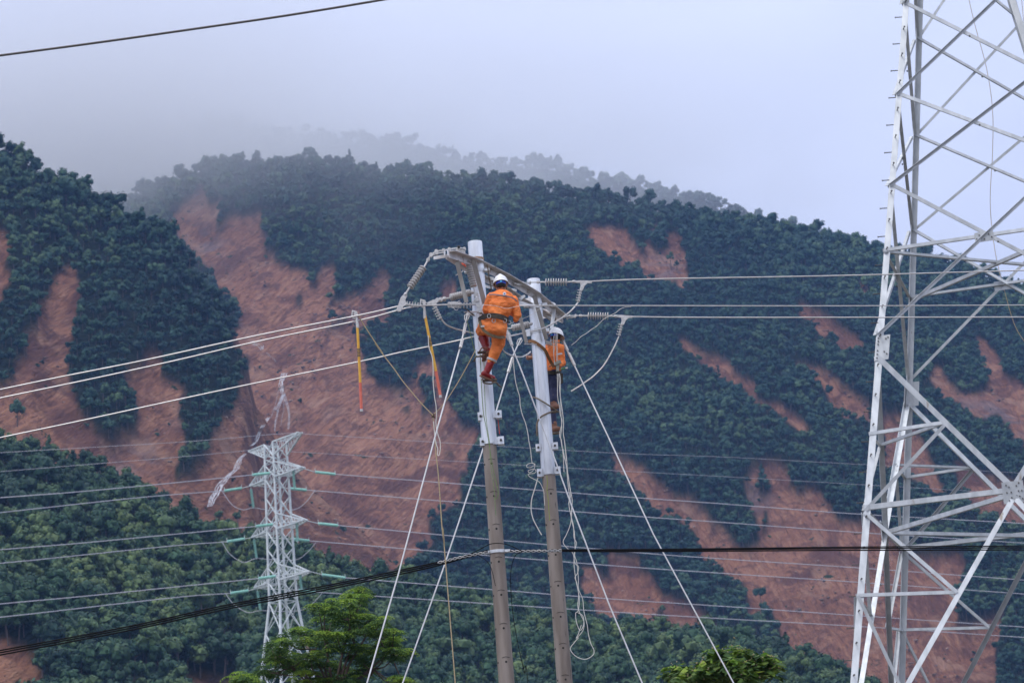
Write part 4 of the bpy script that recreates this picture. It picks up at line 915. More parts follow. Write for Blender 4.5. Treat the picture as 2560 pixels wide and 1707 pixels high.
# thin cord hanging inside the tower
wire('guide_rope', 'thin pale cord hanging loosely through the lattice tower', 'cord', [P('T1', 1085, -60, 75), P('T1', 1150, 215, 75), P('T1', 1250, 590, 75), P('T1', 1300, 940, 75), P('T1', 1300, 1300, 75), P('T2', 1280, 300, 75), P('T2', 1320, 700, 75), P('T2', 1400, 1040, 75), P('T2', 1490, 1340, 75), P('T2', 1600, 1520, 75)], .010, M_TAN)
wire('guide_rope', 'second thin cord at the very corner of the picture, beside the tower', 'cord', [P('T1', 1545, -40, 75), P('T1', 1555, 80, 75), P('T1', 1568, 200, 75), P('T1', 1600, 400, 75)], .010, M_TAN)
# ================================================================== THE TWO POLES
Y1, Y2 = 36.0, 38.6
def dep(fr, x, y=0, off=0.):      # distance of a point of the pole-to-pole plane seen at this column
    return 36.0+(src(fr, x, y)[0]*.91875-1092)*.0190+off
def pole(name, top, ytop, sleeve_bot, r, rtop_conc, rbot, label, ears, holes, hx):
    t0 = P(*top, ytop); x, y = t0[0], t0[1]; zb = P(*sleeve_bot, ytop)[2]
    t = thing('utility_pole', label, 'pole', (x, y, 0))
    c = V((x, y, 0)); mb = MB(); z1 = t0[2]
    mb.lathe(c, (0, 0, 1), [(zb, r*1.02), (zb+.03, r*1.02), (zb+2.3, r*1.0), (z1-.015, r*.97), (z1, r*.955), (z1+.001, r*.84), (z1-.05, r*.84)], 32)
    obj('steel_sleeve', mb, M_SLEEVE, t, True)
    mb = MB()       # lapped seams of the sleeve
    for a in (-.55, .5):
        d = V((math.sin(a), -math.cos(a), 0)); mb.bar(c+d*(r*1.0)+V((0, 0, zb+.02)), c+d*(r*1.0)+V((0, 0, zb+2.25)), .018, .022, side=d)
    obj('sleeve_seam', mb, M_SLEEVE, t)
    mb = MB(); mb.lathe(c, (0, 0, 1), [(-.3, rbot*1.22), (zb*.5, (rbot+rtop_conc)/2*1.05), (zb+.25, rtop_conc)], 24); obj('concrete_shaft', mb, M_CONC, t, True)
    for fr, ex, ey, wd, hg in ears:
        p = P(fr, ex, ey, ytop-.04); mb = MB(); mb.boxax(p, (wd/2, 0, 0), (0, .035, 0), (0, 0, hg/2)); mb.boxax(p+V((0, .05, 0)), (wd/2, 0, 0), (0, .006, 0), (0, 0, hg/2*1.12))
        mb.bar(p+V((0, 0, 0)), V((x, y-r*.8, p[2])), .02, hg*.92)
        e_ = obj('clamp_ear', mb, M_SLEEVE, t); mb = MB(); mb.lathe(p+V((0, -.034, 0)), (0, -1, 0), [(0, .018), (.03, .018), (.031, .010), (.055, .010)], 8); obj('bolt', mb, M_BOLT, e_, True)
    for a in sorted(set(e[2] for e in ears)):
        pass
    k = 0
    z = P(*holes, ytop)[2]
    while z > .4:
        rr_ = np.interp(z, [-.3, zb*.5, zb+.25], [rbot*1.22, (rbot+rtop_conc)/2*1.05, rtop_conc])
        for a in hx:
            d = V((math.sin(a), -math.cos(a), 0)); mb = MB(); mb.lathe(c+V((0, 0, z))+d*(rr_-.012), d, [(0, .017), (.0135, .017)], 10); obj('bolt_hole', mb, M_HOLE, t)
        mb = MB(); d = V((math.sin(hx[0]), -math.cos(hx[0]), 0)); s_ = V((d[1], -d[0], 0))
        mb.tube([c+V((0, 0, z+.075-.012*abs(q)))+unit(d+s_*q*.55)*(rr_+.000) for q in (-1, -.5, 0, .5, 1)], .0045, 5); obj('cast_mark', mb, M_HOLE, t)
        z -= .5; k += 1
    return t, c, zb, z1
pole1, PC1, ZB1, ZT1 = pole('a', ('A', 1113, 222), Y1, ('E', 315, 905), .115, .103, .128, 'concrete pole with shiny steel top tube where the man in the white helmet works', 
     [('E', 202, 632, .085, .125), ('E', 378, 610, .095, .115), ('E', 222, 880, .085, .125), ('E', 402, 866, .09, .12)], ('E', 350, 1100), (.15, -1.1))
pole2, PC2, ZB2, ZT2 = pole('b', ('A', 1830, 680), Y2, ('E', 875, 1205), .113, .106, .145, 'concrete pole with shiny steel top tube standing to the right and farther back',
     [('E', 768, 938, .085, .12), ('E', 930, 920, .10, .115), ('E', 780, 1184, .085, .13), ('E', 955, 1158, .10, .12)], ('E', 905, 1395), (.12, -1.1))
# rings and bands on the poles
def band(par, c, z, r, h, m, name='band', ear=None):
    mb = MB(); mb.lathe(c, (0, 0, 1), [(z-h/2, r), (z+h/2, r)], 28)
    if ear is not None:
        for s_ in ear: mb.boxax(c+V((s_*(r+.035), -.02, z)), (.04, 0, 0), (0, .05, 0), (0, 0, h*.42))
    return obj(name, mb, m, par, True)
band(pole1, PC1, P('A', 1140, 435, Y1)[2], .122, .035, mat('rusty_band', (.45, .36, .28), .7, .2, (.30, .16, .08), 20))
band(pole1, PC1, P('A', 1140, 580, Y1)[2], .121, .05, M_GALV, ear=(-1, 1)); band(pole2, PC2, P('A', 1860, 1320, Y2)[2], .122, .07, M_GALV, ear=(-1, 1))
band(pole2, PC2, P('A', 1860, 1000, Y2)[2], .120, .05, M_GALV, ear=(-1, 1)); band(pole1, PC1, P('D', 1141, 1267, Y1)[2], .122, .045, M_GALV, 'cable_clamp', (1, -1))
band(pole1, PC1, P('A', 1160, 1090, Y1)[2], .121, .06, M_GALV, ear=(-1, 1))

# ------------------------------------------------------------------ crossarm
E12 = unit(V((PC2[0]-PC1[0], PC2[1]-PC1[1], 0))); N12 = V((E12[1], -E12[0], 0))      # along the pair of poles / out to the right
ca = thing('crossarm', 'long bolted steel crossarm running from the near pole to the far pole', 'crossarm', PC1+V((0, 0, ZT1-.5)))
arm_pts = [('A', 788, 332), ('A', 1080, 432), ('A', 1460, 622), ('A', 1830, 842), ('A', 2185, 1135)]
front = [P(*a, dep(*a)-.17) for a in arm_pts]
def beam(pts, wd, n1, n2, name='beam', m=M_ARM, th_=.011):
    mb = MB()
    for a, b in zip(pts[:-1], pts[1:]): mb.angle(a, b, wd, n1, n2, th_)
    return obj(name, mb, m, ca)
bm1 = beam(front, .105, V((0, 0, -1)), N12, 'beam')
back = [p+N12*.30+V((0, .12, .02)) for p in front]
beam([P('A', x, y, dep('A', x, y, .22)) for x, y in ((752, 374), (1010, 535), (1260, 672), (1500, 795), (1700, 935), (1920, 1062), (2110, 1180))], .075, V((0, 0, -1)), N12, 'beam')
for i in range(4):
    for f in (.25, .75):
        if i == 0 and f < .5: continue
        p = lerp(front[i], front[i+1], f); mb = MB()
        for dz_ in (0, .03): mb.lathe(p+N12*.012+V((0, 0, -.06))+E12*dz_*2, N12, [(0, .013), (.03, .013), (.031, .007), (.05, .007)], 7)
        obj('bolt', mb, M_HARD, ca, kind='stuff')
for i, f in ((0, .1), (1, .2), (2, .05), (3, .1), (3, .8)):
    a = lerp(front[i], front[i+1], f)-V((0, 0, .05)); b = a-N12*.28; mb = MB(); mb.bar(a, b, .05, .012, side=V((0, 0, 1))); obj('tie_plate', mb, M_ARM, ca)
def strut(a, b, wd, m, label=None, off=-.22, nm='strut'):
    A_ = P('A', *a, dep('A', *a, off)); B_ = P('A', *b, dep('A', a[0]*.65+b[0]*.35, b[1], off)); mb = MB()
    mb.angle(A_, B_, wd, V((1, -.1, 0)), V((0, 1, 0)), .009); return obj(nm, mb, m, ca, label=label)
strut((868, 470), (985, 965), .062, M_BRACE); strut((1062, 445), (1205, 985), .072, M_BRACE, off=-.26); strut((1815, 880), (1965, 1420), .068, M_BRACE); strut((1640, 1110), (1725, 1460), .055, M_BRACE)
strut((2065, 1035), (2030, 1280), .060, M_GALV, 'pale upright strut'); strut((2040, 1385), (2030, 1450), .062, M_GALV)
def pl_(pts, fr='A', off=-.1, th_=.012, m=M_GALV, name='plate'):
    mb = MB(); mb.prism([P(fr, x, y, dep(fr, pts[0][0], 0, off)) for x, y in pts], (0, th_, 0)); return obj(name, mb, m, ca)
pl_([(735, 330), (748, 325), (750, 388), (738, 388)], off=-.30); pl_([(772, 322), (787, 320), (790, 384), (776, 384)], off=-.30)
pl_([(1240, 640), (1345, 652), (1345, 690), (1240, 680)], off=.25); pl_([(1520, 668), (1625, 672), (1628, 712), (1540, 700)], off=.25)
pl_([(1240, 745), (1340, 770), (1340, 800), (1245, 780)], off=.3); pl_([(1500, 780), (1625, 800), (1628, 826), (1505, 806)], off=.3)
pl_([(1640, 905), (1720, 865), (1735, 885), (1680, 935)], off=.15); pl_([(1640, 930), (1770, 975), (1900, 1000), (1900, 1020), (1740, 1010), (1640, 985)], off=.10)
pl_([(1250, 500), (1390, 545), (1408, 560), (1380, 560), (1260, 520)], off=.1); pl_([(1965, 925), (2085, 965), (2108, 985), (2080, 985), (1975, 945)], off=.1)
pl_([(1940, 1030), (2030, 1060), (2040, 1100), (1950, 1080)], off=.2, m=M_ARM); pl_([(2120, 1050), (2160, 1052), (2165, 1110), (2130, 1100)], off=.1)
pl_([(2140, 1130), (2185, 1150), (2188, 1215), (2100, 1180)], off=-.1, m=M_ARM); pl_([(1980, 1110), (2040, 1130), (2045, 1160), (1985, 1150)], off=.25)
pl_([(1740, 1295), (1790, 1280), (1795, 1370), (1745, 1378)], off=-.28); pl_([(1960, 1265), (1990, 1262), (1995, 1330), (1965, 1335)], off=-.28)
pl_([(1955, 1410), (2060, 1450), (2060, 1490), (1990, 1465)], off=-.1, m=M_BRACE); pl_([(1180, 990), (1215, 975), (1200, 1080), (1180, 1080)], off=-.22, m=M_BRACE)
mb = MB()
for a, b, r_ in (((1720, 1470), (2030, 1478), .010), ((985, 1080), (1160, 1072), .010), ((880, 630), (970, 575), .009), ((2180, 1125), (2120, 1190), .01)):
    mb.tube([P('A', *a, dep('A', *a, -.2)), P('A', *b, dep('A', *b, -.2))], r_, 6)
obj('through_bolt', mb, M_HARD, ca, kind='stuff')
# small lifting chain between crossarm and the pole's band
ch = thing('chain', 'short rusty chain hanging from the crossarm left of the white helmet', 'chain', P('A', 1265, 510, 35.9))
mb = MB(); cp = catmull([P('A', x, y, 35.75) for x, y in ((1262, 505), (1275, 560), (1285, 640), (1300, 720), (1312, 790), (1290, 810))], 7)
for i in range(len(cp)-1):
    a, b = cp[i], cp[i+1]; s_ = V((1, 0, 0)) if i % 2 else V((0, 1, 0)); d = unit(b-a); q = np.cross(d, s_)
    mb.tube([a-d*.004+q*.008, b+d*.004+q*.008, b+d*.008, b+d*.004-q*.008, a-d*.004-q*.008, a-d*.008, a-d*.004+q*.008], .0035, 5)
obj('links', mb, mat('rusty_chain', (.12, .085, .06), .7, .3), ch, kind='stuff')

# ------------------------------------------------------------------ insulators, clamps
SHED = {}
def shed_mesh(r, w_):
    key = (round(r, 3), round(w_, 3))
    if key not in SHED:
        mb = MB(); mb.lathe((0, 0, 0), (0, 0, 1), [(-w_*.42, r*.24), (-w_*.30, r*.50), (-w_*.17, r*.93), (0, r), (w_*.14, r*.95), (w_*.22, r*.45), (w_*.42, r*.24)], 20)
        m_ = mb.mesh('shed', M_PORC, smooth=True); SHED[key] = m_
    return SHED[key]
def near_string(label, rod, sheds, nsh, r, m_rod=M_HARD, ends=True, group='grey ribbed insulators on the two poles'):
    """rod: points of the whole fitting; sheds: first and last shed"""
    t = thing('insulator_string', label, 'insulator', rod[0], group); mb = MB(); mb.tube(rod, .014, 8); obj('rod', mb, m_rod, t, True)
    a, b = map(V, sheds); ax = unit(b-a); q = Vector(tuple(ax)).to_track_quat('Z', 'Y').to_euler(); step = np.linalg.norm(b-a)/max(nsh-1, 1)
    mb = MB(); mb.tube([a-ax*step*.6, b+ax*step*.6], r*.20, 8); obj('core', mb, M_PORC, t, True)
    me_ = shed_mesh(r, step*.95)
    for i in range(nsh): dupmesh('shed', me_, t, a+(b-a)*i/max(nsh-1, 1), q)
    if ends:
        for k, e_ in enumerate((rod[0], rod[-1])):
            mb = MB(); d = unit(V(rod[1])-V(rod[0])) if k == 0 else unit(V(rod[-1])-V(rod[-2])); mb.lathe(V(e_)-d*.03, d, [(0, .015), (.015, .026), (.045, .026), (.06, .015)], 10)
            p_, q_ = perp(d); mb.lathe(V(e_)-V((0, .035, 0)), (0, 1, 0), [(0, .014), (.07, .014)], 8); obj('end_fitting', mb, M_HARD, t, True)
    return t
pa = lambda x, y, d: P('A', x, y, d)
i1 = near_string('grey ribbed insulator sloping down-left from the near tip of the crossarm', [pa(540, 440, 34.55), pa(500, 512, 34.5), pa(300, 800, 34.4), pa(262, 862, 34.4)], (pa(476, 540, 34.5), pa(322, 768, 34.42)), 9, .058)
i2 = near_string('grey ribbed insulator hanging steeply beside the pole, left of the worker', [pa(990, 395, 35.45), pa(1020, 490, 35.4), pa(1098, 775, 35.35), pa(1128, 868, 35.35)], (pa(1036, 508, 35.4), pa(1095, 758, 35.35)), 10, .056)
i3 = near_string('grey ribbed insulator lying left of the near pole, half behind a brace', [pa(1085, 838, 35.86), pa(1050, 848, 35.84), pa(810, 905, 35.7), pa(740, 918, 35.68)], (pa(1050, 842, 35.82), pa(822, 898, 35.7)), 11, .058)
i4 = near_string('topmost grey ribbed insulator pulling right from the far pole\'s top', [pa(1890, 712, 38.3), pa(1960, 712, 38.3), pa(2250, 711, 38.3), P('C', 480, 158, 38.3)], (pa(1985, 713, 38.3), pa(2232, 713, 38.3)), 9, .064)
i5 = near_string('grey ribbed insulator seen between the worker and the far pole', [pa(1505, 1285, 38.0), pa(1560, 1278, 38.0), pa(1780, 1225, 38.12), pa(1800, 1222, 38.14)], (pa(1580, 1272, 38.0), pa(1765, 1232, 38.12)), 8, .058)
i6 = near_string('lower grey ribbed insulator pulling right, above the dangling cut jumper', [P('C', 540, 462, 39.6), P('C', 600, 462, 39.6), P('C', 790, 463, 39.6), P('C', 852, 466, 39.6)], (P('C', 610, 462, 39.6), P('C', 782, 464, 39.6)), 9, .064)
# links from the crossarm to the strings
def links(pts, r_=.011, name='link_rod', par=ca, m=M_HARD):
    mb = MB(); pp = [P(fr, x, y, d) for fr, x, y, d in pts]
    for a, b in zip(pp[:-1], pp[1:]):
        mb.tube([a, b], r_, 6)
    for p in pp: mb.lathe(p-V((0, .03, 0)), (0, 1, 0), [(0, r_*2), (.06, r_*2)], 8)
    return obj(name, mb, m, par, True)
links([('A', 540, 440, 34.55), ('A', 575, 375, 34.6), ('A', 640, 335, 34.65), ('A', 730, 325, 34.7), ('A', 800, 312, 34.85), ('A', 915, 292, 35.0)], .013)
links([('A', 575, 392, 34.55), ('A', 648, 362, 34.6), ('A', 735, 350, 34.7)], .012)
links([('A', 915, 292, 35.0), ('A', 985, 305, 35.2), ('A', 990, 395, 35.45)], .012); links([('A', 910, 320, 35.1), ('A', 960, 350, 35.2)], .02)
links([('A', 1610, 735, 37.4), ('A', 1700, 722, 37.8), ('A', 1790, 715, 38.2), ('A', 1890, 712, 38.3)], .010); links([('A', 1640, 745, 37.4), ('A', 1790, 730, 38.2)], .009)
links([('C', 395, 470, 39.4), ('C', 440, 462, 39.5), ('C', 495, 460, 39.55), ('C', 540, 462, 39.6)], .011); links([('C', 420, 485, 39.5), ('C', 490, 472, 39.5)], .008)
links([('A', 740, 918, 35.7), ('A', 695, 928, 35.6), ('A', 655, 935, 35.5)], .017); links([('A', 1128, 868, 35.35), ('A', 1140, 930, 35.3)], .018)
# strain clamps with their bolted jumper grips
def strain_clamp(label, outline, fr, d, grip, ngrip, side, group='cast strain clamps at the ends of the insulators'):
    t = thing('strain_clamp', label, 'clamp', P(fr, *outline[0], d), group); mb = MB(); mb.prism([P(fr, x, y, d) for x, y in outline], (0, .03, 0)); obj('clamp_body', mb, M_HARD, t)
    a, b = [P(fr, *q, d-.01) for q in grip]; mb = MB(); mb.tube([a, b], .013, 8); obj('grip_rod', mb, M_HARD, t, True)
    ax = unit(b-a); q_ = unit(np.cross(ax, V((0, 1, 0))))*side
    for i in range(ngrip):
        p = lerp(a, b, (i+.5)/ngrip); mb = MB(); mb.boxax(p, ax*.012, V((0, .022, 0)), q_*.022); mb.tube([p-q_*.025, p+q_*.052], .0055, 6); mb.lathe(p+q_*.040, q_, [(0, .010), (.010, .010)], 6); mb.lathe(p+V((0, -.022, 0)), (0, -1, 0), [(0, .010), (.014, .010)], 6)
        obj('u_bolt', mb, M_HARD, t)
    return t
strain_clamp('cast clamp joining the sloping insulator to the two left line wires', [(225, 880), (262, 862), (285, 880), (262, 925), (268, 962), (300, 985), (262, 1000), (238, 1010), (205, 1070), (178, 1075), (150, 1058), (168, 1010), (205, 905)], 'A', 34.4, [(262, 985), (430, 1005)], 5, 1)
strain_clamp('cast clamp at the foot of the steep insulator beside the worker\'s elbow', [(1080, 950), (1128, 925), (1160, 925), (1175, 960), (1195, 1060), (1180, 1088), (1150, 1082), (1140, 1020), (1120, 985), (1080, 1000)], 'A', 35.3, [(1075, 985), (920, 990)], 4, 1)
strain_clamp('cast clamp right of the topmost insulator, gripping the upper right line', [(495, 150), (545, 147), (638, 150), (640, 172), (600, 172), (575, 195), (560, 232), (530, 232), (540, 192), (535, 168), (495, 168)], 'C', 38.3, [(543, 225), (520, 338)], 5, -1)
strain_clamp('cast clamp right of the lower insulator, gripping the lower right line', [(858, 456), (905, 455), (1000, 462), (1000, 480), (965, 482), (940, 505), (925, 540), (897, 540), (905, 505), (900, 478), (858, 475)], 'C', 39.6, [(908, 530), (882, 640)], 5, -1)
strain_clamp('cast clamp left of the near pole where the yellow stick hooks on', [(520, 968), (600, 930), (660, 925), (665, 950), (640, 975), (650, 1000), (600, 1015), (590, 985), (530, 985)], 'A', 35.45, [(625, 1010), (700, 1165)], 5, -1)
strain_clamp('frayed bolted joint between the left clamps, in front of the near pole', [(780, 960), (860, 950), (950, 965), (950, 1010), (860, 1030), (780, 1015)], 'A', 35.35, [(780, 985), (945, 990)], 5, -1)
wire('frayed_wire', 'frayed loose wire strands sticking out of the bolted joint', 'wire', [pa(775, 990, 35.3), pa(800, 960, 35.25), pa(850, 1030, 35.25), pa(895, 960, 35.2), pa(930, 945, 35.25), pa(900, 1050, 35.25), pa(860, 1035, 35.3), pa(905, 985, 35.2), pa(960, 1000, 35.3)], .004, M_ALU)

# ------------------------------------------------------------------ line wires
GL = 'aluminium line wires leaving the poles'
def ext(p, q, k=1.0): return q+(q-p)*k
def lw(label, pts, r_=.0108, ends=(0, 0)):
    pts = [P(*q) for q in pts]
    if ends[0]: pts = [ext(pts[1], pts[0], ends[0])]+pts
    if ends[1]: pts = pts+[ext(pts[-2], pts[-1], ends[1])]
    return wire('line_wire', label, 'cable', pts, r_, M_ALU, GL)
lw('upper one of the paired aluminium wires running left, ending at the sloping insulator\'s clamp', [('D', 0, 894.5, 34.4), ('D', 147, 864, 34.4), ('D', 333, 827, 34.4), ('D', 588, 771, 34.4), ('D', 820, 725, 34.4), ('A', 210, 1000, 34.4)], ends=(1.5, 0))
lw('lower one of the paired aluminium wires running left, held by the tall yellow stick', [('D', 0, 914, 34.9), ('D', 230, 866, 34.9), ('D', 407, 827, 34.9), ('D', 588, 785, 34.9), ('D', 820, 737, 34.9), ('A', 150, 1062, 34.9), ('A', 300, 1025, 34.9), ('A', 450, 1002, 35.2), ('A', 600, 995, 35.3), ('A', 780, 988, 35.3)], ends=(1.5, 0))
lw('lowest aluminium wire running left, passing behind the near pole', [('D', 0, 1005, 36.2), ('D', 200, 963, 36.2), ('D', 500, 898, 36.2), ('D', 823, 831, 36.2), ('D', 923, 808.5, 36.2), ('A', 820, 1445, 36.2), ('A', 1115, 1375, 36.2), ('A', 1300, 1335, 36.6), ('A', 1505, 1287, 37.5)], ends=(1.5, 0))
lw('highest aluminium wire running right, rising slightly past the lattice tower', [('C', 560, 157, 38.3), ('D', 1500, 641, 38.6), ('D', 1930, 633, 39.5), ('D', 2352, 621, 40.5)], ends=(0, .6))
lw('middle aluminium wire running right, passing in front of the far pole', [('A', 1645, 996, 35.6), ('A', 1800, 1000, 35.6), ('D', 1360, 702, 36), ('D', 1930, 702.6, 38), ('D', 2352, 700.7, 40)], .0085, ends=(0, .6))
lw('lowest aluminium wire running right, level past the lattice tower', [('C', 925, 468, 39.6), ('D', 1600, 729, 39.8), ('D', 1930, 729, 40.3), ('D', 2352, 728.2, 41)], ends=(0, .6))
GJ = 'slack jumper wires'
def jw(label, pts, r_=.0125): return wire('jumper_wire', label, 'cable', [P(*q) for q in pts], r_, M_ALU, GJ)
jw('slack jumper wire curving from the left clamp to behind the near pole', [('A', 700, 1160, 35.45), ('A', 760, 1232, 35.5), ('A', 850, 1275, 35.6), ('A', 950, 1302, 35.8), ('A', 1115, 1342, 36.2), ('A', 1300, 1380, 36.5)])
jw('long jumper wire sweeping from the topmost right clamp back across the far pole', [('C', 520, 338, 38.3), ('C', 460, 410, 38.2), ('C', 380, 475, 38.2), ('C', 300, 525, 38.2), ('C', 200, 575, 38.2), ('C', 100, 600, 38.2), ('C', 0, 622, 38.1), ('A', 1480, 1385, 37.5)])
jw('cut jumper wire dangling in a long curve with a free end, right of the poles', [('C', 880, 645, 39.6), ('C', 850, 715, 39.6), ('C', 825, 765, 39.6), ('C', 785, 840, 39.6), ('C', 740, 910, 39.6), ('C', 690, 965, 39.6), ('C', 640, 1010, 39.6), ('C', 590, 1045, 39.6), ('C', 540, 1080, 39.6), ('C', 456, 1133, 39.6)])
jw('short jumper loop hanging low between the two poles', [('B', 405, 1055, 36.4), ('B', 450, 1105, 36.8), ('B', 520, 1135, 37.3), ('B', 600, 1145, 37.8), ('B', 660, 1120, 38.3), ('B', 690, 1095, 38.5)])
wire('tie_wire', 'thin crooked wire end curling past the lower right insulator', 'wire', [P('C', *q, 39.3) for q in ((990, 380), (945, 383), (895, 400), (850, 435), (800, 460), (745, 492), (715, 520), (680, 555), (640, 580), (590, 618), (545, 645), (500, 690), (458, 722))], .0033, M_ALU)
wire('tie_wire', 'hair-thin pink wire stretched across the worker\'s back', 'wire', [P('A', *q, 34.98) for q in ((1200, 990), (1350, 1000), (1500, 1032), (1640, 1008), (1760, 998))], .003, M_ALU)
wire('tie_wire', 'hair-thin slack wire between worker and far pole', 'wire', [P('A', *q, 37.8) for q in ((1530, 1225), (1600, 1200), (1700, 1160), (1800, 1115), (1930, 1020))], .003, M_ALU)
# near black cable at the top left
wire('overhead_cable', 'dark bare cable crossing the sky in the upper left corner', 'cable', [P('D', *q, 27) for q in ((-500, 192), (0, 128), (220, 99), (440, 68), (660, 36), (880, 0), (1250, -64))], .014, mat('dark_bare_cable', (.10, .09, .085), .6, .2))

# ------------------------------------------------------------------ guy wires
GG = 'steel guy wires bracing the poles'
def guy(label, pts, y0, y1, grips=(), r_=.0115):
    n_p = len(pts); pp = [P(fr, x, y, y0+(y1-y0)*i/(n_p-1)) for i, (fr, x, y) in enumerate(pts)]
    a, b = pp[-2], pp[-1]; d = b-a
    if b[2] > 0 and d[2] < 0: pp.append(b+d*(b[2]/-d[2]))
    t = thing('guy_wire', label, 'cable', pp[-1], GG); mb = MB(); mb.tube(pp, r_, 7); obj('strand', mb, M_GUY, t, True)
    for k, f in grips:
        a = lerp(pp[k], pp[k+1], f); d = unit(pp[k+1]-pp[k]); mb = MB(); mb.tube([a-d*.14, a+d*.14], [.021, .021], 8); mb.tube([a-d*.14+V((.02, 0, 0)), a+d*.14+V((.02, 0, 0))], .010, 6); obj('grip', mb, M_HARD, t, True)
    mb = MB(); p = pp[0]; d = unit(pp[1]-pp[0]); q_ = unit(np.cross(d, V((0, 1, 0))))
    mb.tube([p, p+d*.06+q_*.035, p+d*.17+q_*.025, p+d*.22, p+d*.17-q_*.025, p+d*.06-q_*.035, p], .0085, 6); obj('eye_loop', mb, M_HARD, t, True)
    return t
guy('steel guy wire with two grips slanting down-left from below the frayed joint', [('A', 1022, 1095), ('A', 975, 1330), ('A', 935, 1500), ('D', 1000, 1000), ('D', 915, 1318), ('D', 843, 1568)], 35.6, 33.8, [(0, .8), (1, .8)])
guy('steel guy wire going down-left, passing behind the near pole\'s clamps', [('A', 1680, 1395), ('B', 520, 1130), ('E', 360, 560), ('E', 235, 920), ('E', 20, 1568), ('D', 1020, 1300), ('D', 925, 1568)], 38.0, 36.3, [(1, .18)])
guy('steel guy wire going down-right, crossing low over the far pole\'s tube', [('A', 1500, 1305), ('B', 530, 1100), ('E', 590, 150), ('E', 760, 600), ('E', 940, 1080), ('E', 1110, 1550), ('D', 1400, 1390), ('D', 1475, 1568)], 36.6, 36.0, [(0, .35)])
guy('long steel guy wire slanting down-right from behind the second worker\'s helmet', [('C', 350, 620), ('C', 560, 1060), ('C', 800, 1568), ('D', 1500, 1225), ('D', 1685, 1568)], 39.2, 37.5, [(0, .22), (0, .52)])
guy('short stray guy strand from the near pole down to the rope knot', [('B', 155, 1060), ('B', 80, 1200), ('B', 0, 1350), ('M4', 1470, 350)], 35.8, 35.3, r_=.008) if False else None
# insulated cables clamped on the near pole
GC = 'black cables clamped to the near pole'
for k, (o0, o1, lb) in enumerate(((0, 0, 'uppermost'), (4.5, 4, 'middle'), (9.5, 9, 'lowest'))):
    pts = [('D', 0, 1493+o0*1.1), ('D', 300, 1437+o0), ('D', 514, 1390+o0), ('D', 750, 1344+o0), ('D', 975, 1297+o0*.9), ('D', 1060, 1278+o0*.5), ('D', 1120, 1264+o0*.35)]
    pp = [P(*q, 35.75) for q in pts]; pp = [ext(pp[1], pp[0], 1.2)]+pp
    wire('service_cable', f'{lb} of the three black cables sagging from the lower left up to the near pole', 'cable', pp, .012, M_BLACK, GC)
    pts = [('D', 1172, 1264+o1*.3, 35.8), ('D', 1290, 1262+o1*.4, 36.2), ('D', 1500, 1261+o1*.55, 37), ('D', 1929, 1256+o1*.8, 39), ('D', 2352, 1253+o1, 41)]
    pp = [P(*q) for q in pts]; pp.append(ext(pp[-2], pp[-1], .7))
    wire('service_cable', f'{lb} of the three black cables running level to the right past the lattice tower', 'cable', pp, .011, M_BLACK, GC)
def spiral(label, fr, pts, d):
    pp = catmull([P(fr, x, y, d) for x, y in pts], 14); mb = MB()
    for ph in (0, PI):
        q = []
        for i, p in enumerate(pp):
            t_ = unit(pp[min(i+1, len(pp)-1)]-pp[max(i-1, 0)]); a_, b_ = perp(t_); an = i*1.1+ph; q.append(p+(a_*math.cos(an)+b_*math.sin(an))*.016)
        mb.tube(q, .0075, 5)
    tag(obj('spiral_grip', mb, M_SPIRAL, None, True, org=pp[0]), label, 'cable grip')
spiral('grey spiral grip wound on the cables left of the near pole', 'D', [(1005, 1292), (1060, 1279), (1118, 1268)], 35.7)
spiral('grey spiral grip wound on the cables between the two poles', 'D', [(1168, 1266), (1230, 1265), (1290, 1264)], 35.8)
wire('cable_loop', 'black slack loop arching over the clamp on the near pole', 'cable', [P('D', *q, 35.7) for q in ((1065, 1280), (1100, 1262), (1130, 1248), (1165, 1250), (1200, 1266))], .007, M_BLACK)
wire('cable_tail', 'thin black cable hanging down the right side of the near pole', 'cable', [P('D', *q, 35.7) for q in ((1200, 1266), (1182, 1278), (1173, 1320), (1177, 1400), (1190, 1480), (1205, 1545), (1215, 1600))]+[V((PC1[0]+.3, 35.7, .3))], .006, M_BLACK)
wire('cable_tail', 'thin black cable end curving down on the left of the near pole\'s clamp', 'cable', [P('D', *q, 35.7) for q in ((1100, 1275), (1120, 1290), (1130, 1310), (1138, 1345))], .005, M_BLACK)

# ------------------------------------------------------------------ sticks and ropes
def stick(label, top, ring, mid, end, d, hook):
    t = thing('hot_stick', label, 'insulated pole', P(*end, d)); T_, R_2, M_, E_ = [P(*q, d) for q in (top, ring, mid, end)]
    mb = MB(); mb.tube([R_2, M_], [.021, .021], 12); obj('yellow_tube', mb, M_YEL, t, True)
    mb = MB(); mb.tube([M_, E_], [.0225, .0225], 12); obj('red_tube', mb, M_REDP, t, True)
    ax = unit(E_-M_); mb = MB(); mb.tube([E_-ax*.0, E_+ax*.035], .024, 12); obj('end_cap', mb, M_HARD, t, True)
    j = lerp(R_2, M_, .42); mb = MB()
    for i in range(6): mb.lathe(j+ax*i*.022, ax, [(0, .024), (.013, .024)], 12)
    obj('joint', mb, M_BOLT, t, True)
    mb = MB(); up = unit(T_-R_2); mb.tube([R_2-up*.06, R_2+up*.02, lerp(R_2, T_, .6)], [.024, .022, .016], 10); p = lerp(R_2, T_, .6)
    mb.tube([p, T_, T_+V((-.045, 0, .02)), T_+V((-.06, 0, -.06)), T_+V((-.02, 0, -.10))], [.018, .024, .024, .018, .012], 8); mb.lathe(T_+V((0, -.03, -.03)), (0, 1, 0), [(0, .03), (.06, .03)], 10); obj('hook_clamp', mb, M_HARD, t, True)
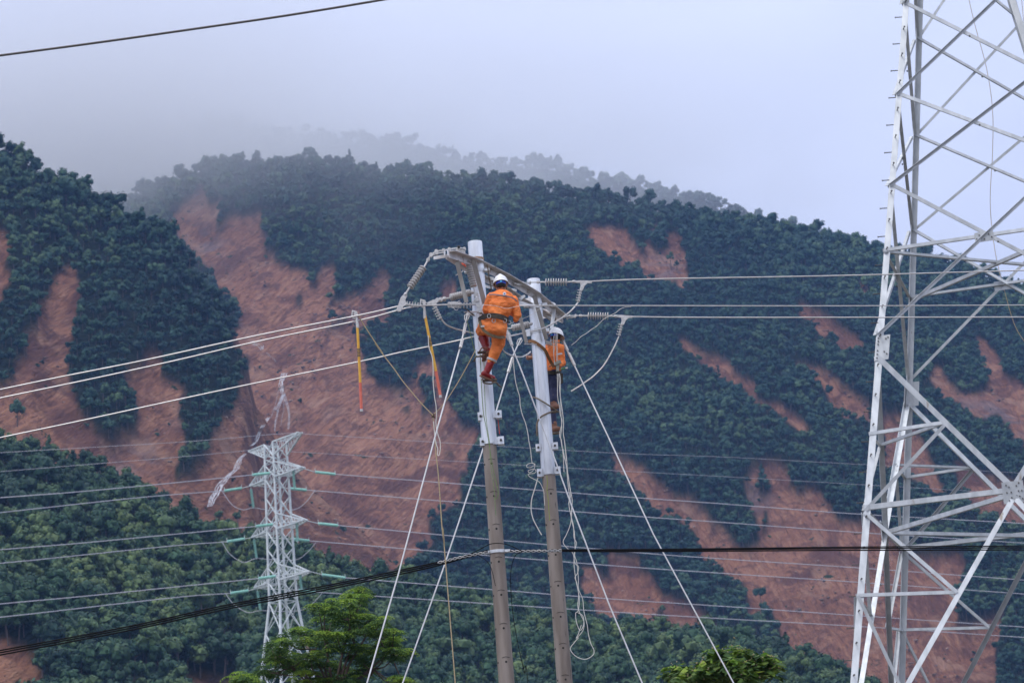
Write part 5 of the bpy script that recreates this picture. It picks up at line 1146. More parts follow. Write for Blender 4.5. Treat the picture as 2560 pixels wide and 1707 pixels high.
stick('vertical yellow stick with red lower end hanging alone from the left wires', ('M3', 1745, 1215), ('M3', 1758, 1320), ('M4', 842, 270), ('M4', 850, 455), 34.85, 1)
stick('tilted yellow stick with worn red end hanging next to the near pole', ('A', 492, 945), ('A', 500, 1110), ('M4', 1372, 190), ('M4', 1402, 358), 35.3, 1)
def rope(label, fr, pts, d, r_=.0075, m=M_TAN, cat='rope', group=None, name='rope', k=6, down=False):
    pp = [P(fr, x, y, d) for x, y in pts]
    if down: pp.append(V((pp[-1][0]+.1, d, .0)))
    return wire(name, label, cat, pp, r_, m, group, 6, k=k)
rope('tan rope slanting from the first yellow stick down to the knot', 'M4', [(945, -5), (1010, 85), (1080, 175), (1140, 260), (1210, 345), (1270, 415), (1350, 497)], 35.0, .0085)
wire('rope', 'short tan rope from the first stick\'s hook to the slanting rope', 'rope', [P('M3', 1760, 1230, 34.85), P('M3', 1800, 1300, 34.9), P('M3', 1890, 1440, 34.95), P('M3', 1985, 1580, 35.0)], .0085, M_TAN)
rope('tan rope from the knot up to the near pole by the worker\'s boot', 'M4', [(1350, 497), (1400, 450), (1440, 400), (1500, 310), (1570, 190), (1650, 40)], 35.3, .0075)
rope('pale rope hanging beside the tilted stick down to the knot', 'M4', [(1318, -60), (1322, 20), (1345, 90), (1352, 170), (1352, 260), (1362, 370), (1372, 430), (1376, 500)], 35.25, .0065, M_ROPE)
rope('tan rope hanging from the knot all the way down the picture', 'M4', [(1350, 500), (1358, 570), (1365, 640), (1370, 750), (1385, 880), (1395, 1000), (1405, 1150), (1415, 1290), (1432, 1420), (1442, 1568)], 35.25, .0085, down=True)
rope('pale looped rope end dangling below the knot', 'M4', [(1376, 500), (1372, 560), (1385, 630), (1400, 680), (1402, 740), (1392, 778), (1382, 770), (1385, 735), (1372, 690), (1362, 620), (1355, 540)], 35.2, .0065, M_ROPE)
mb = MB(); kp = P('M4', 1352, 500, 35.2); mb.tube([kp+V((-.03, 0, .03)), kp, kp+V((.02, 0, -.03)), kp+V((-.02, -.02, -.02)), kp+V((.02, -.02, .02))], .014, 7); tag(obj('rope_knot', mb, mat('dark_knot', (.13, .09, .06), .9), None, True, org=kp), 'dark knot where the tan ropes left of the near pole meet', 'knot')
# crooked pale wire between the poles and its tangle
rope('crooked pale wire hanging between the two poles down to a tangle', 'E', [(522, 60), (530, 170), (545, 290), (565, 370), (585, 440), (590, 520), (610, 610), (640, 690), (662, 780), (675, 870), (690, 950), (700, 1040), (706, 1085)], 36.9, .0065, M_ROPE, name='hanging_wire', cat='wire')
rope('tangled coil of pale wire floating between the two poles', 'E', [(706, 1085), (735, 1100), (690, 1130), (655, 1125), (660, 1100), (700, 1088), (735, 1105), (715, 1160), (680, 1180), (670, 1160), (720, 1145), (745, 1160), (730, 1185), (690, 1190), (668, 1200), (690, 1225), (740, 1250), (780, 1275), (805, 1320), (822, 1370), (826, 1430), (830, 1500)], 37.2, .0055, M_ROPE, name='wire_tangle', cat='wire')
rope('pale wire bowing down from the far pole\'s lowest clamp', 'E', [(762, 1235), (735, 1330), (705, 1430), (697, 1500), (700, 1568), (720, 1640), (760, 1720), (800, 1790)], 37.4, .008, M_ROPE, name='hanging_wire', cat='wire')
# the bundle of white cords below the second worker
GW_ = 'white cords hanging from the second worker'
rope('leftmost white cord of the bundle below the second worker', 'C', [(332, 975), (335, 1060), (335, 1180), (350, 1260), (358, 1340), (375, 1400), (352, 1520), (372, 1568)], 38.35, .006, M_ROPE, 'cord', GW_, 'white_cord')
rope('middle white cord of the bundle, swinging out into a wide knee', 'C', [(345, 975), (352, 1100), (362, 1220), (365, 1330), (372, 1450), (362, 1530)]+[(370, 1600), (385, 1700), (392, 1850)], 38.3, .006, M_ROPE, 'cord', GW_, 'white_cord')
rope('rightmost white cord of the bundle, hanging straightest', 'C', [(352, 975), (360, 1040), (358, 1160), (372, 1270), (380, 1330), (388, 1420), (385, 1500), (400, 1600), (412, 1750)], 38.25, .006, M_ROPE, 'cord', GW_, 'white_cord')
rope('lower white cord running from the bundle past the cables', 'M6', [(10, 0), (22, 90), (45, 180), (52, 260), (60, 340), (72, 420), (82, 500), (72, 590), (45, 660), (22, 710), (45, 750), (90, 790), (105, 860), (130, 885), (122, 930), (105, 960), (118, 1000), (130, 1080), (125, 1160), (140, 1210), (168, 1270), (160, 1330), (115, 1385), (130, 1350), (150, 1290)], 38.2, .006, M_ROPE, 'cord', GW_, 'white_cord')
rope('second lower white cord ending in the big loop at the bottom', 'M6', [(30, 0), (45, 120), (55, 240), (75, 370), (62, 440), (75, 520), (95, 600), (98, 680), (115, 720), (100, 790), (118, 860), (128, 960), (130, 1040), (158, 1110), (168, 1200), (190, 1290), (198, 1350), (215, 1420), (238, 1470), (228, 1505), (175, 1532), (110, 1510), (72, 1460), (100, 1415), (130, 1380)], 38.15, .006, M_ROPE, 'cord', GW_, 'white_cord')
rope('third lower white cord forming the narrow teardrop loop', 'M6', [(20, 60), (38, 150), (58, 250), (68, 330), (85, 420), (78, 540), (100, 640), (105, 760), (98, 860), (112, 980), (135, 1100), (128, 1190), (110, 1210), (115, 1270), (140, 1330), (165, 1290), (160, 1230), (125, 1205)], 38.1, .006, M_ROPE, 'cord', GW_, 'white_cord')
for q, (a, b) in enumerate((((310, 610), (300, 800)), ((322, 600), (335, 870)), ((335, 610), (325, 860)), ((300, 640), (310, 900)))):
    rope(('first', 'second', 'third', 'fourth')[q]+' thin pale cord from the far pole\'s clamp over the second worker\'s back, counted from the left by its lower end' if False else ['thin pale cord falling over the second worker\'s shoulder from the clamp', 'thin pale cord reaching the tool on the second worker\'s hip', 'thin pale cord next to the helmet of the second worker', 'thin pale cord along the pole edge by the second worker'][q], 'C', [a, ((a[0]+b[0])/2+8-5*q, (a[1]+b[1])/2), b], 38.75-.02*q, .0045, M_ROPE, 'cord', None, 'thin_cord')
# green cords on the poles
rope('thin green cord falling down the front of the near pole', 'B', [(60, 750), (85, 850), (110, 950), (135, 1060), (160, 1140)], 35.65, .005, M_GREEN, 'cord', None, 'green_cord')
rope('double green cord running down the near pole onto the concrete', 'E', [(200, 20), (205, 200), (215, 420), (230, 600), (262, 760), (285, 900), (300, 1000), (325, 1150), (360, 1300), (375, 1380), (360, 1430), (330, 1440)], 35.78, .005, M_GREEN, 'cord', None, 'green_cord')
rope('green cord hanging straight by the worker\'s boots', 'E', [(232, 20), (238, 200), (240, 370), (250, 560), (262, 700), (290, 900), (300, 1100), (330, 1300), (345, 1500), (352, 1600)], 35.74, .004, M_GREEN, 'cord', None, 'green_cord')
rope('yellow-green twisted cord on the concrete of the far pole', 'E', [(850, 1210), (857, 1280), (852, 1350), (865, 1440), (870, 1530), (880, 1650)], 38.42, .0055, mat('lime_cord', (.25, .30, .05), .8), 'cord', None, 'green_cord')
mb = MB(); mb.bar(P('A', 985, 1025, 35.3), P('A', 1110, 1125, 35.5), .035, .006, side=V((0, 1, 0))); tag(obj('sling_strap', mb, M_OLIVE, None, org=P('A', 985, 1025, 35.3)), 'olive webbing strap tied round the near pole by the clamp', 'strap')
mb = MB(); mb.tube([P('A', 955, 485, 35.3), P('A', 985, 500, 35.25), P('A', 1000, 520, 35.3)], [.012, .018, .012], 8); tag(obj('pink_tape', mb, mat('pink_tape', (.85, .16, .10), .6), None, True, org=P('A', 955, 485, 35.3)), 'small pink-red tape tied to the crossarm brace', 'tape')
mb = MB(); mb.bar(P('E', 372, 655, 36.05), P('E', 388, 800, 36.05), .03, .012, side=V((0, 1, 0))); tag(obj('red_marker_strip', mb, mat('red_strip', (.62, .08, .05), .6), None, org=P('E', 372, 655, 36.05)), 'red strip between the clamp ears of the near pole', 'strip')
# ================================================================== PEOPLE
def add_capsule(bm, a, b, r0, r1, n=10, sy=1.0):
    a, b = V(a), V(b); ax = b-a; L_ = np.linalg.norm(ax); ax = ax/(L_+1e-9); p, q = perp(ax)
    rows = []
    for t in np.linspace(-1, 1, 9):
        if t < -.5: an = (t+.5)*2*PI/2; rows.append((a+ax*math.sin(an)*r0, math.cos(an)*r0))
        elif t > .5: an = (t-.5)*2*PI/2; rows.append((b+ax*math.sin(an)*r1, math.cos(an)*r1))
        else: f = t+.5; rows.append((a+(b-a)*f, r0+(r1-r0)*f))
    vs = []
    for c, r in rows:
        vs.append([bm.verts.new(tuple(c+(p*math.cos(2*PI*k/n)+q*math.sin(2*PI*k/n))*max(r, 1e-4))) for k in range(n)])
    for i in range(len(vs)-1):
        for k in range(n): bm.faces.new((vs[i][k], vs[i][(k+1) % n], vs[i+1][(k+1) % n], vs[i+1][k]))
    bm.faces.new(vs[0][::-1]); bm.faces.new(vs[-1])
def add_ellip(bm, c, s, R=None):
    v, f = ICO2; c = V(c); M_ = np.eye(3) if R is None else R
    vs = [bm.verts.new(tuple(c+M_ @ (p*V(s)))) for p in v]
    for t in f: bm.faces.new([vs[i] for i in t])
def flesh(name, shapes, m, parent, org, voxel=.012, smooth=4, wrinkle=0., wsize=.1):
    bm = bmesh.new(); o3 = V(org)
    for s in shapes:
        if s[0] == 'c': add_capsule(bm, V(s[1])-o3, V(s[2])-o3, s[3], s[4])
        else: add_ellip(bm, V(s[1])-o3, s[2], s[3] if len(s) > 3 else None)
    bmesh.ops.recalc_face_normals(bm, faces=bm.faces[:])
    me_ = bpy.data.meshes.new(name); bm.to_mesh(me_); bm.free(); me_.materials.append(m)
    o = bpy.data.objects.new(name, me_); COL.objects.link(o)
    if parent is None: o.location = tuple(o3)
    else: o.parent = parent
    r_ = o.modifiers.new('skin', 'REMESH'); r_.mode = 'VOXEL'; r_.voxel_size = voxel; r_.use_smooth_shade = True
    sm = o.modifiers.new('soften', 'SMOOTH'); sm.factor = .5; sm.iterations = smooth
    if wrinkle:
        tx = bpy.data.textures.new('folds', 'CLOUDS'); tx.noise_scale = wsize; tx.noise_depth = 2
        d_ = o.modifiers.new('folds', 'DISPLACE'); d_.texture = tx; d_.strength = wrinkle; d_.mid_level = .5; d_.texture_coords = 'LOCAL'
    return o
def hand_shapes(wrist, palm_dir, finger_dir, thumb_dir, s=1.0):
    w_, pd, fd, td = V(wrist), unit(palm_dir), unit(finger_dir), unit(thumb_dir); sd = unit(np.cross(pd, fd)); o = []
    k = w_+fd*.05*s; o.append(('c', w_, k+fd*.02, .026*s, .034*s))
    for i, (off, ln) in enumerate(((-.030, .060), (-.010, .072), (.011, .068), (.030, .052))):
        a = k+sd*off*s+fd*.035*s; b = a+fd*ln*.55*s+pd*.012; c = b+(fd*.45+pd*.9)*ln*.45*s; e_ = c+(pd-fd*.6)*ln*.32*s
        o += [('c', a, b, .0095, .009), ('c', b, c, .009, .0085), ('c', c, e_, .0085, .0075)]
    a = w_+fd*.022*s+td*.022; b = a+td*.035+fd*.015; c = b+fd*.022+pd*.02+td*.004; o += [('c', a, b, .013, .011), ('c', b, c, .011, .009)]
    return o
def helmet(par, c, tilt, yaw, r=.125):
    """hard hat: domed shell, crown ridge, brim, band at the back"""
    Rm = np.array(Matrix.Rotation(yaw, 3, 'Z') @ Matrix.Rotation(tilt, 3, 'X')); c = V(c)
    prof = [(0.0, 1.0), (.03, .995), (.25, .97), (.45, .90), (.65, .76), (.80, .58), (.91, .36), (.975, .14), (.985, 0.0)]
    n_ = 28; mb = MB(); vs = []; 
    for h, r_ in prof:
        for k in range(n_): an = 2*PI*k/n_; vs.append(c+Rm @ V((math.cos(an)*r*.90*r_, math.sin(an)*r*1.08*r_, h*r*1.10+(.012 if abs(math.cos(an)) < .25 and h > .4 and h < .97 else 0))))
    mb.add(vs, [(i*n_+j, i*n_+(j+1) % n_, (i+1)*n_+(j+1) % n_, (i+1)*n_+j) for i in range(len(prof)-1) for j in range(n_)]+[tuple((len(prof)-1)*n_+j for j in range(n_))])
    h_ = obj('helmet', mb, M_HELM, par, True)
    mb = MB(); vs = []
    for rr_, dz_ in ((.985, .014), (1.0, .010), (1.045, -.008), (1.05, -.014), (.985, .0)):
        for k in range(n_):
            an = 2*PI*k/n_; fwd = max(0, math.sin(an))**2*.35; vs.append(c+Rm @ V((math.cos(an)*r*.90*rr_, math.sin(an)*r*1.08*(rr_+(fwd if rr_ > 1.02 else 0)), dz_-(.02*fwd if rr_ > 1.02 else 0))))
    mb.add(vs, [(i*n_+j, i*n_+(j+1) % n_, (i+1)*n_+(j+1) % n_, (i+1)*n_+j) for i in range(4) for j in range(n_)]); obj('brim', mb, M_HELM, h_, True)
    mb = MB(); q = [c+Rm @ V((math.sin(a)*r*.72, -math.cos(a)*r*.92, -.033)) for a in np.linspace(-1.0, 1.0, 9)]
    for a, b in zip(q[:-1], q[1:]): mb.boxax((a+b)/2, (b-a)*.52, Rm @ V((0, 0, .019)), Rm @ V((0, .003, 0)))
    obj('headband', mb, M_BLUE, h_)
    mb = MB(); mb.lathe(c+Rm @ V((0, -r*.92, -.033)), Rm @ V((0, -1, 0)), [(0, .017), (.012, .017), (.014, .012)], 8); obj('adjuster_knob', mb, M_CYAN, h_, True)
    mb = MB()
    for s_ in (-1, 1): mb.tube([c+Rm @ V((s_*r*.80, -.02, -.01)), c+Rm @ V((s_*r*.66, -.0, -.09)), c+Rm @ V((s_*r*.35, .06, -.16))], .005, 5)
    obj('chin_strap', mb, M_DARK, h_)
    return h_, Rm
# ---- worker on the near pole, back to us
def B_(x, y, d): return P('B', x, y, d)
D1 = 35.42
HC = B_(402, 432, D1-.02)
hipL, hipR = B_(262, 832, D1), B_(388, 842, D1); kneeL = B_(222, 905, D1+.30); ankL = B_(262, 1062, D1+.22); kneeR = B_(372, 1030, D1+.10); ankR = B_(262, 1290, D1+.12)
shL, shR = B_(305, 556, D1), B_(520, 585, D1); elL, elR = B_(258, 690, D1+.05), B_(562, 730, D1+.02); wrL, wrR = B_(300, 730, D1+.30), B_(470, 700, D1+.30)
ped = B_(335, 860, D1)
body = [('e', HC+V((0, 0, -.005)), (.076, .095, .112)), ('c', HC-V((0, 0, .07)), B_(408, 530, D1), .055, .062), ('c', shL+V((.03, 0, 0)), shR-V((.03, 0, 0)), .06, .06), ('c', B_(400, 560, D1), B_(360, 760, D1), .12, .105), ('c', hipL, hipR, .09, .09),
        ('c', shL, elL, .045, .038), ('c', elL, wrL, .037, .026), ('c', shR, elR, .045, .038), ('c', elR, wrR, .037, .026),
        ('c', hipL, kneeL, .075, .055), ('c', kneeL, ankL, .052, .036), ('c', hipR, kneeR, .078, .055), ('c', kneeR, ankR, .052, .036),
        ('e', HC+V((-.078, .0, -.02)), (.014, .020, .032)), ('e', HC+V((.078, .0, -.02)), (.014, .020, .032)), ('e', HC+V((0, .10, -.03)), (.014, .02, .022)), ('c', HC+V((-.02, .088, -.065)), HC+V((.02, .088, -.065)), .01, .01)]
body += hand_shapes(wrL, (0, .6, -1), (0.3, 1, .0), (.9, .2, .3)); body += hand_shapes(wrR, (0, .6, -1), (-.5, 1, .1), (-.9, .1, .3))
w1 = flesh('person', body, M_SKIN, None, ped, .0085, 3)
tag(w1, 'worker in orange with white helmet and red boots climbing the near pole, back turned', 'person')
bp = root_org(w1)
pu = unit(B_(430, 560, D1)-B_(350, 800, D1))
flesh('jacket', [('c', shL+V((.05, -.005, -.005)), shR+V((-.045, -.005, 0)), .083, .083), ('c', B_(418, 575, D1-.01), B_(372, 745, D1-.01), .155, .135), ('e', B_(412, 628, D1-.03), (.205, .135, .13)), ('e', B_(392, 700, D1-.02), (.185, .13, .12)), ('c', B_(385, 560, D1-.01), B_(340, 690, D1-.01), .12, .11), ('c', B_(455, 575, D1-.01), B_(420, 720, D1-.01), .12, .115),
      ('c', B_(345, 770, D1), B_(365, 800, D1), .125, .135), ('c', B_(405, 500, D1-.005), B_(408, 545, D1), .066, .075), ('e', B_(365, 790, D1-.01), (.175, .13, .075)),
      ('c', shL, elL, .072, .064), ('c', elL, lerp(elL, wrL, .85), .062, .045), ('c', shR, elR, .074, .066), ('c', elR, lerp(elR, wrR, .85), .066, .045), ('c', elR+V((0, 0, 0)), B_(545, 782, D1+.03), .055, .04)],
      M_ORANGE, w1, bp, .010, 4, .026, .09)
flesh('trousers', [('e', B_(330, 865, D1-.03), (.200, .145, .135)), ('c', B_(345, 800, D1), B_(340, 860, D1-.01), .15, .155), ('c', hipL+V((0, 0, 0)), kneeL+V((-.01, 0, .01)), .118, .098), ('c', hipR+V((.0, -.03, -.01)), kneeR, .125, .100), ('c', kneeR, lerp(kneeR, ankR, .60), .097, .070), ('e', B_(385, 875, D1-.06), (.115, .10, .115)), ('e', B_(285, 872, D1-.05), (.11, .10, .105)),
      ('c', kneeL, lerp(kneeL, ankL, .12), .092, .07)], M_ORANGE, w1, bp, .010, 4, .028, .09)
def boot(par, knee, ank, toe, r0, r1, m, msole):
    up_ = unit(knee-ank); t_ = unit(toe-ank)
    b_ = flesh('boot', [('c', ank, lerp(ank, knee, .72), r1, r0), ('c', ank-up_*.045, toe-up_*.04, .048, .040), ('e', ank-up_*.05-t_*.03, (.05, .055, .05)), ('e', toe-up_*.035, (.045, .05, .038))], m, par, root_org(par), .009, 3, .012, .06)
    mb = MB(); s_ = unit(np.cross(t_, up_)); c0 = ank-up_*.098-t_*.07; c1 = toe-up_*.082+t_*.05
    mb.prism([c0-s_*.035, c0+s_*.035, lerp(c0, c1, .6)+s_*.05, c1+s_*.025, c1-s_*.025, lerp(c0, c1, .6)-s_*.05], up_*.026); obj('sole', mb, msole, b_); return b_
boot(w1, lerp(kneeL, kneeL, 1)+V((-.0, 0, -.01)), ankL, ankL+V((-.06, .12, -.06)), .088, .055, M_BOOTR, M_BOOTB)
boot(w1, kneeR, ankR, ankR+V((.10, .08, -.05)), .066, .052, M_BOOTR, M_BOOTB)
helmet(w1, B_(398, 425, D1), rad(-14), rad(4))
flesh('hair', [('e', HC+V((0, -.018, -.012)), (.080, .088, .082))], M_HAIR, w1, bp, .009, 2)
# belt, pads, straps, rings
def band_path(pts, wd, th_, m, name, par, nrm=(0, -1, 0), curve=True):
    pp = catmull(pts, 6) if curve else pts; mb = MB()
    vs = []
    for i, p in enumerate(pp):
        t_ = unit(pp[min(i+1, len(pp)-1)]-pp[max(i-1, 0)]); nn = unit(V(nrm)-t_*np.dot(V(nrm), t_)) if not callable(nrm) else nrm(p); s_ = np.cross(t_, nn)
        vs += [p-s_*wd/2, p+s_*wd/2, p+s_*wd/2+nn*th_, p-s_*wd/2+nn*th_]
    k = len(pp); mb.add(vs, [(i*4+j, i*4+(j+1) % 4, i*4+4+(j+1) % 4, i*4+4+j) for i in range(k-1) for j in range(4)]+[(0, 3, 2, 1), tuple((k-1)*4+j for j in range(4))]); return obj(name, mb, m, par)
ctr = B_(358, 770, D1)
belt = band_path([B_(188, 778, D1+.12), B_(215, 765, D1-.02), B_(262, 745, D1-.15), B_(330, 742, D1-.185), B_(400, 755, D1-.175), B_(452, 778, D1-.10), B_(468, 790, D1+.05)], .078, .018, M_DARK, 'belt', w1, nrm=lambda p: unit((p-ctr)*V((1, 1, .0))))
for x_, y_, d_ in ((285, 745, -.20), (330, 790, -.185), (440, 790, -.16), (482, 808, -.02)):
    c = B_(x_, y_, D1+d_); mb = MB(); mb.tube([c+V((math.cos(a)*.026, 0, math.sin(a)*.032)) for a in np.linspace(0, 2*PI, 13)], .0045, 6); obj('d_ring', mb, M_SILV, belt, True)
band_path([B_(192, 795, D1-.05), B_(205, 840, D1-.13), B_(235, 885, D1-.19), B_(290, 925, D1-.22), B_(350, 948, D1-.21), B_(400, 955, D1-.16), B_(436, 950, D1-.06)], .044, .008, M_OLIVE, 'strap', w1)
band_path([B_(196, 715, D1+.45), B_(222, 728, D1+.20), B_(240, 742, D1-.06)], .03, .010, M_DARK, 'lanyard', w1)
mb = MB(); mb.boxax(B_(222, 845, D1-.20), (.028, 0, 0), (0, .006, 0), (0, 0, .012)); obj('buckle', mb, M_SILV, w1)
def band_tube(a, b, r_, name, m, par): mb = MB(); mb.lathe(a, V(b)-V(a), [(0, r_), (np.linalg.norm(V(b)-V(a)), r_*.97)], 20); return obj(name, mb, m, par, True)
p = lerp(kneeR, ankR, .56); dd = unit(ankR-kneeR); band_tube(p-dd*.016, p+dd*.016, .083, 'reflective_band', M_SILV, w1)
stripe = band_path([B_(283, 535, D1-.085), B_(320, 533, D1-.122), B_(365, 537, D1-.148), B_(420, 545, D1-.160), B_(470, 553, D1-.155), B_(520, 570, D1-.135), B_(560, 600, D1-.10)], .018, .004, mat('grey_reflective_stripe', (.20, .18, .20), .5), 'back_stripe', w1)
mb = MB(); c = B_(436, 526, D1-.172); mb.lathe(c, (0, -1, -.0), [(0, .026), (.004, .026)], 20); bd = obj('round_badge', mb, M_HELM, w1, True)
mb = MB()
for a in (0, PI/2, PI/4*1.0, -PI/4):
    d_ = V((math.cos(a), 0, math.sin(a)))*(.015 if a in (0, PI/2) else .010); mb.bar(c-d_+V((0, -.0065, 0)), c+d_+V((0, -.0065, 0)), .005, .002, side=V((0, 1, 0)))
obj('badge_star', mb, M_BLUE, bd)
# climbing irons under the boots
mci = mat('worn_climbing_iron', (.26, .20, .14), .6, .4, (.12, .10, .08), 20)
for lb, c, d_ in (('upper curved climbing iron under the worker\'s left boot, hooked round the near pole', B_(235, 1118, 35.62), .0), ('lower curved climbing iron under the worker\'s right boot, its arm poking out right', B_(285, 1395, 35.62), 0.)):
    t = thing('climbing_iron', lb, 'climbing iron', c, 'curved irons the climbers stand on')
    mb = MB(); lo = 'lower' in lb
    if lo: pts = [B_(225, 1385, 35.75), B_(240, 1400, 35.6), B_(300, 1408, 35.56), B_(345, 1392, 35.6), B_(375, 1415, 35.7), B_(402, 1440, 35.8)]
    else: pts = [B_(140, 1185, 35.9), B_(155, 1145, 35.72), B_(190, 1140, 35.6), B_(235, 1125, 35.56), B_(270, 1110, 35.7)]
    mb.tube(catmull(pts, 5), .014, 8); obj('hook_arm', mb, mci, t, True)
    a = B_(215 if not lo else 240, 1100 if not lo else 1378, 35.62); mb = MB(); mb.boxax(a+V((.08 if lo else .04, .0, 0)), (.11, 0, 0), (0, .045, 0), (0, 0, .010)); obj('foot_plate', mb, mci, t)
    mb = MB(); mb.tube([a+V((-.04, -.05, .0)), a+V((0, -.07, .05)), a+V((.06, -.07, .06)), a+V((.13, -.05, .01))], .009, 6); mb.tube([a+V((.02, -.05, .0)), a+V((.05, -.075, .03)), a+V((.11, -.06, .035))], .008, 6); obj('toe_strap', mb, M_BOOTB, t, True)

# ---- second worker, behind the far pole
def C_(x, y, d): return P('C', x, y, d)
D2 = 39.02
HC2 = C_(322, 640, D2)
s2L, s2R = C_(258, 745, D2+.05), C_(352, 752, D2-.05); e2R = C_(375, 880, D2-.02); w2R = C_(345, 905, D2-.20); e2L = C_(190, 800, D2+.12); w2L = C_(128, 832, D2+.02)
h2L, h2R = C_(272, 985, D2+.05), C_(305, 985, D2-.04); k2R = C_(318, 1100, D2-.03); a2R = C_(300, 1225, D2-.06); k2L = C_(268, 1200, D2+.05); a2L = C_(302, 1425, D2)
body = [('e', HC2, (.078, .095, .112)), ('c', HC2-V((0, 0, .07)), C_(308, 725, D2), .055, .06), ('c', s2L, s2R, .06, .06), ('c', C_(305, 740, D2), C_(300, 930, D2), .12, .10), ('c', h2L, h2R, .09, .09), ('c', s2R, e2R, .045, .038), ('c', e2R, w2R, .037, .026), ('c', s2L, e2L, .045, .038), ('c', e2L, w2L, .037, .026),
        ('c', h2R, k2R, .078, .055), ('c', k2R, a2R, .052, .036), ('c', h2L, k2L, .078, .055), ('c', k2L, a2L, .052, .036), ('e', HC2+V((-.0, .10, -.03)), (.014, .02, .022)), ('e', HC2+V((.078, .0, -.02)), (.014, .020, .032)), ('e', HC2+V((-.078, .0, -.02)), (.014, .020, .032))]
body += hand_shapes(w2R, (-.6, 0, -.6), (-1, -.3, .2), (0, -.2, 1)); body += hand_shapes(w2L, (0, -1, -.2), (-1, -.1, .0), (0, -.3, 1))
w2 = flesh('person', body, M_SKIN, None, C_(300, 990, D2), .0085, 3)
tag(w2, 'second worker in orange shirt and navy trousers half hidden behind the far pole', 'person'); bp2 = root_org(w2)
flesh('jacket', [('c', s2L, s2R, .09, .088), ('c', C_(305, 770, D2), C_(302, 900, D2), .145, .135), ('e', C_(312, 840, D2-.02), (.165, .13, .19)), ('c', C_(296, 900, D2), C_(300, 945, D2), .13, .13), ('c', HC2-V((0, 0, .10)), C_(308, 725, D2), .063, .075), ('c', s2R, e2R, .075, .066), ('c', e2R, lerp(e2R, w2R, .8), .064, .046), ('c', s2L, e2L, .075, .062), ('c', e2L, lerp(e2L, w2L, 1.0), .06, .046)], M_ORANGE, w2, bp2, .011, 4, .034, .08)
flesh('trousers', [('e', C_(290, 1005, D2), (.15, .13, .12)), ('c', h2R, k2R, .115, .085), ('c', k2R, a2R, .082, .062), ('c', h2L, k2L, .11, .08), ('c', k2L, lerp(k2L, a2L, .95), .078, .058)], M_NAVY, w2, bp2, .011, 4, .034, .09)
flesh('boot', [('c', a2R+V((0, 0, .02)), a2R-V((0, 0, .06)), .056, .055), ('c', a2R-V((.02, 0, .09)), a2R+V((.06, -.08, -.10)), .05, .042)], M_BOOTB, w2, bp2, .010, 2)
flesh('boot', [('c', a2L+V((0, 0, .03)), a2L-V((0, 0, .06)), .054, .052), ('c', a2L-V((.03, 0, .085)), a2L+V((.07, -.06, -.095)), .05, .042)], M_BOOTB, w2, bp2, .010, 2)
helmet(w2, C_(322, 636, D2), rad(-12), rad(-35), .128)
flesh('hair', [('e', HC2+V((0, -.018, -.014)), (.081, .088, .082))], M_HAIR, w2, bp2, .009, 2)
c2 = C_(300, 965, D2)
belt2 = band_path([C_(238, 962, D2-.10), C_(270, 966, D2-.155), C_(320, 968, D2-.15), C_(352, 965, D2-.08), C_(362, 962, D2+.02)], .055, .014, M_DARK, 'belt', w2, nrm=lambda p: unit((p-c2)*V((1, 1, 0))))
mb = MB(); mb.boxax(C_(362, 1020, D2-.10), (.028, .01, 0), (-.01, .03, 0), (0.01, 0, .085)); obj('tool_pouch', mb, M_DARK, w2)
mb = MB(); mb.boxax(C_(352, 800, D2-.15), V((.045, .03, .012)), (0, .003, 0), (0, 0, .014)); obj('reflective_band', mb, M_SILV, w2)
tl = thing('rope_grab', 'grey metal rope device with cords, hanging at the second worker\'s hip', 'tool', C_(335, 900, D2-.30))
mb = MB(); mb.boxax(C_(335, 880, D2-.30), (.055, 0, .02), (0, .03, 0), (-.008, 0, .026)); mb.boxax(C_(335, 930, D2-.30), (.026, 0, 0), (0, .025, 0), (.004, 0, .05)); obj('device_body', mb, mat('worn_grey_tool', (.22, .22, .18), .6, .3, (.35, .34, .28), 25), tl)
mb = MB(); mb.tube([C_(362, 938, D2-.3), C_(405, 925, D2-.3)], .012, 8); obj('green_handle', mb, mat('green_handle', (.05, .20, .06), .5), tl, True)
mb = MB(); mb.tube([C_(405, 928, D2-.3), C_(425, 926, D2-.3)], .016, 8); obj('handle_end', mb, M_SILV, tl, True)
# brown leather safety strap round the far pole
band_ = [C_(78, 690, 38.62), C_(100, 685, 38.50), C_(140, 700, 38.46), C_(190, 735, 38.46), (C_(225, 770, 38.5)), C_(250, 820, 38.6), C_(275, 870, 38.7), C_(300, 915, 38.74)]
bs = band_path(band_, .050, .010, M_BROWNSTRAP, 'safety_strap', None, nrm=(-.2, -1, -.2)); tag(bs, 'brown leather safety strap slung round the far pole to the second worker', 'strap')
for lb, q, en in (('curved climbing iron on the far pole, the upper one crossing its tube', [(105, 1183), (150, 1195), (200, 1222), (260, 1260), (320, 1300), (372, 1330)], .013), ('curved climbing iron on the far pole, the lower one with its tip pointing down', [(152, 1530), (150, 1440), (158, 1400), (185, 1362), (230, 1335), (290, 1312)], .015)):
    t = thing('climbing_iron', lb, 'climbing iron', C_(*q[0], 38.5), 'curved irons the climbers stand on')
    dd_ = [38.6, 38.50, 38.44, 38.45, 38.55, 38.65] if 'upper' in lb else [38.44, 38.43, 38.44, 38.44, 38.45, 38.6]
    mb = MB(); mb.tube(catmull([C_(*a, d_) for a, d_ in zip(q, dd_)], 5), en, 8); obj('hook_arm', mb, mci, t, True)
    mb = MB(); e_ = C_(300, 1290, 38.75) if 'upper' in lb else C_(315, 1480, 38.85); mb.boxax(e_-V((0, 0, .05)), (.07, 0, 0), (0, .05, 0), (0, 0, .010)); obj('foot_plate', mb, mci, t)

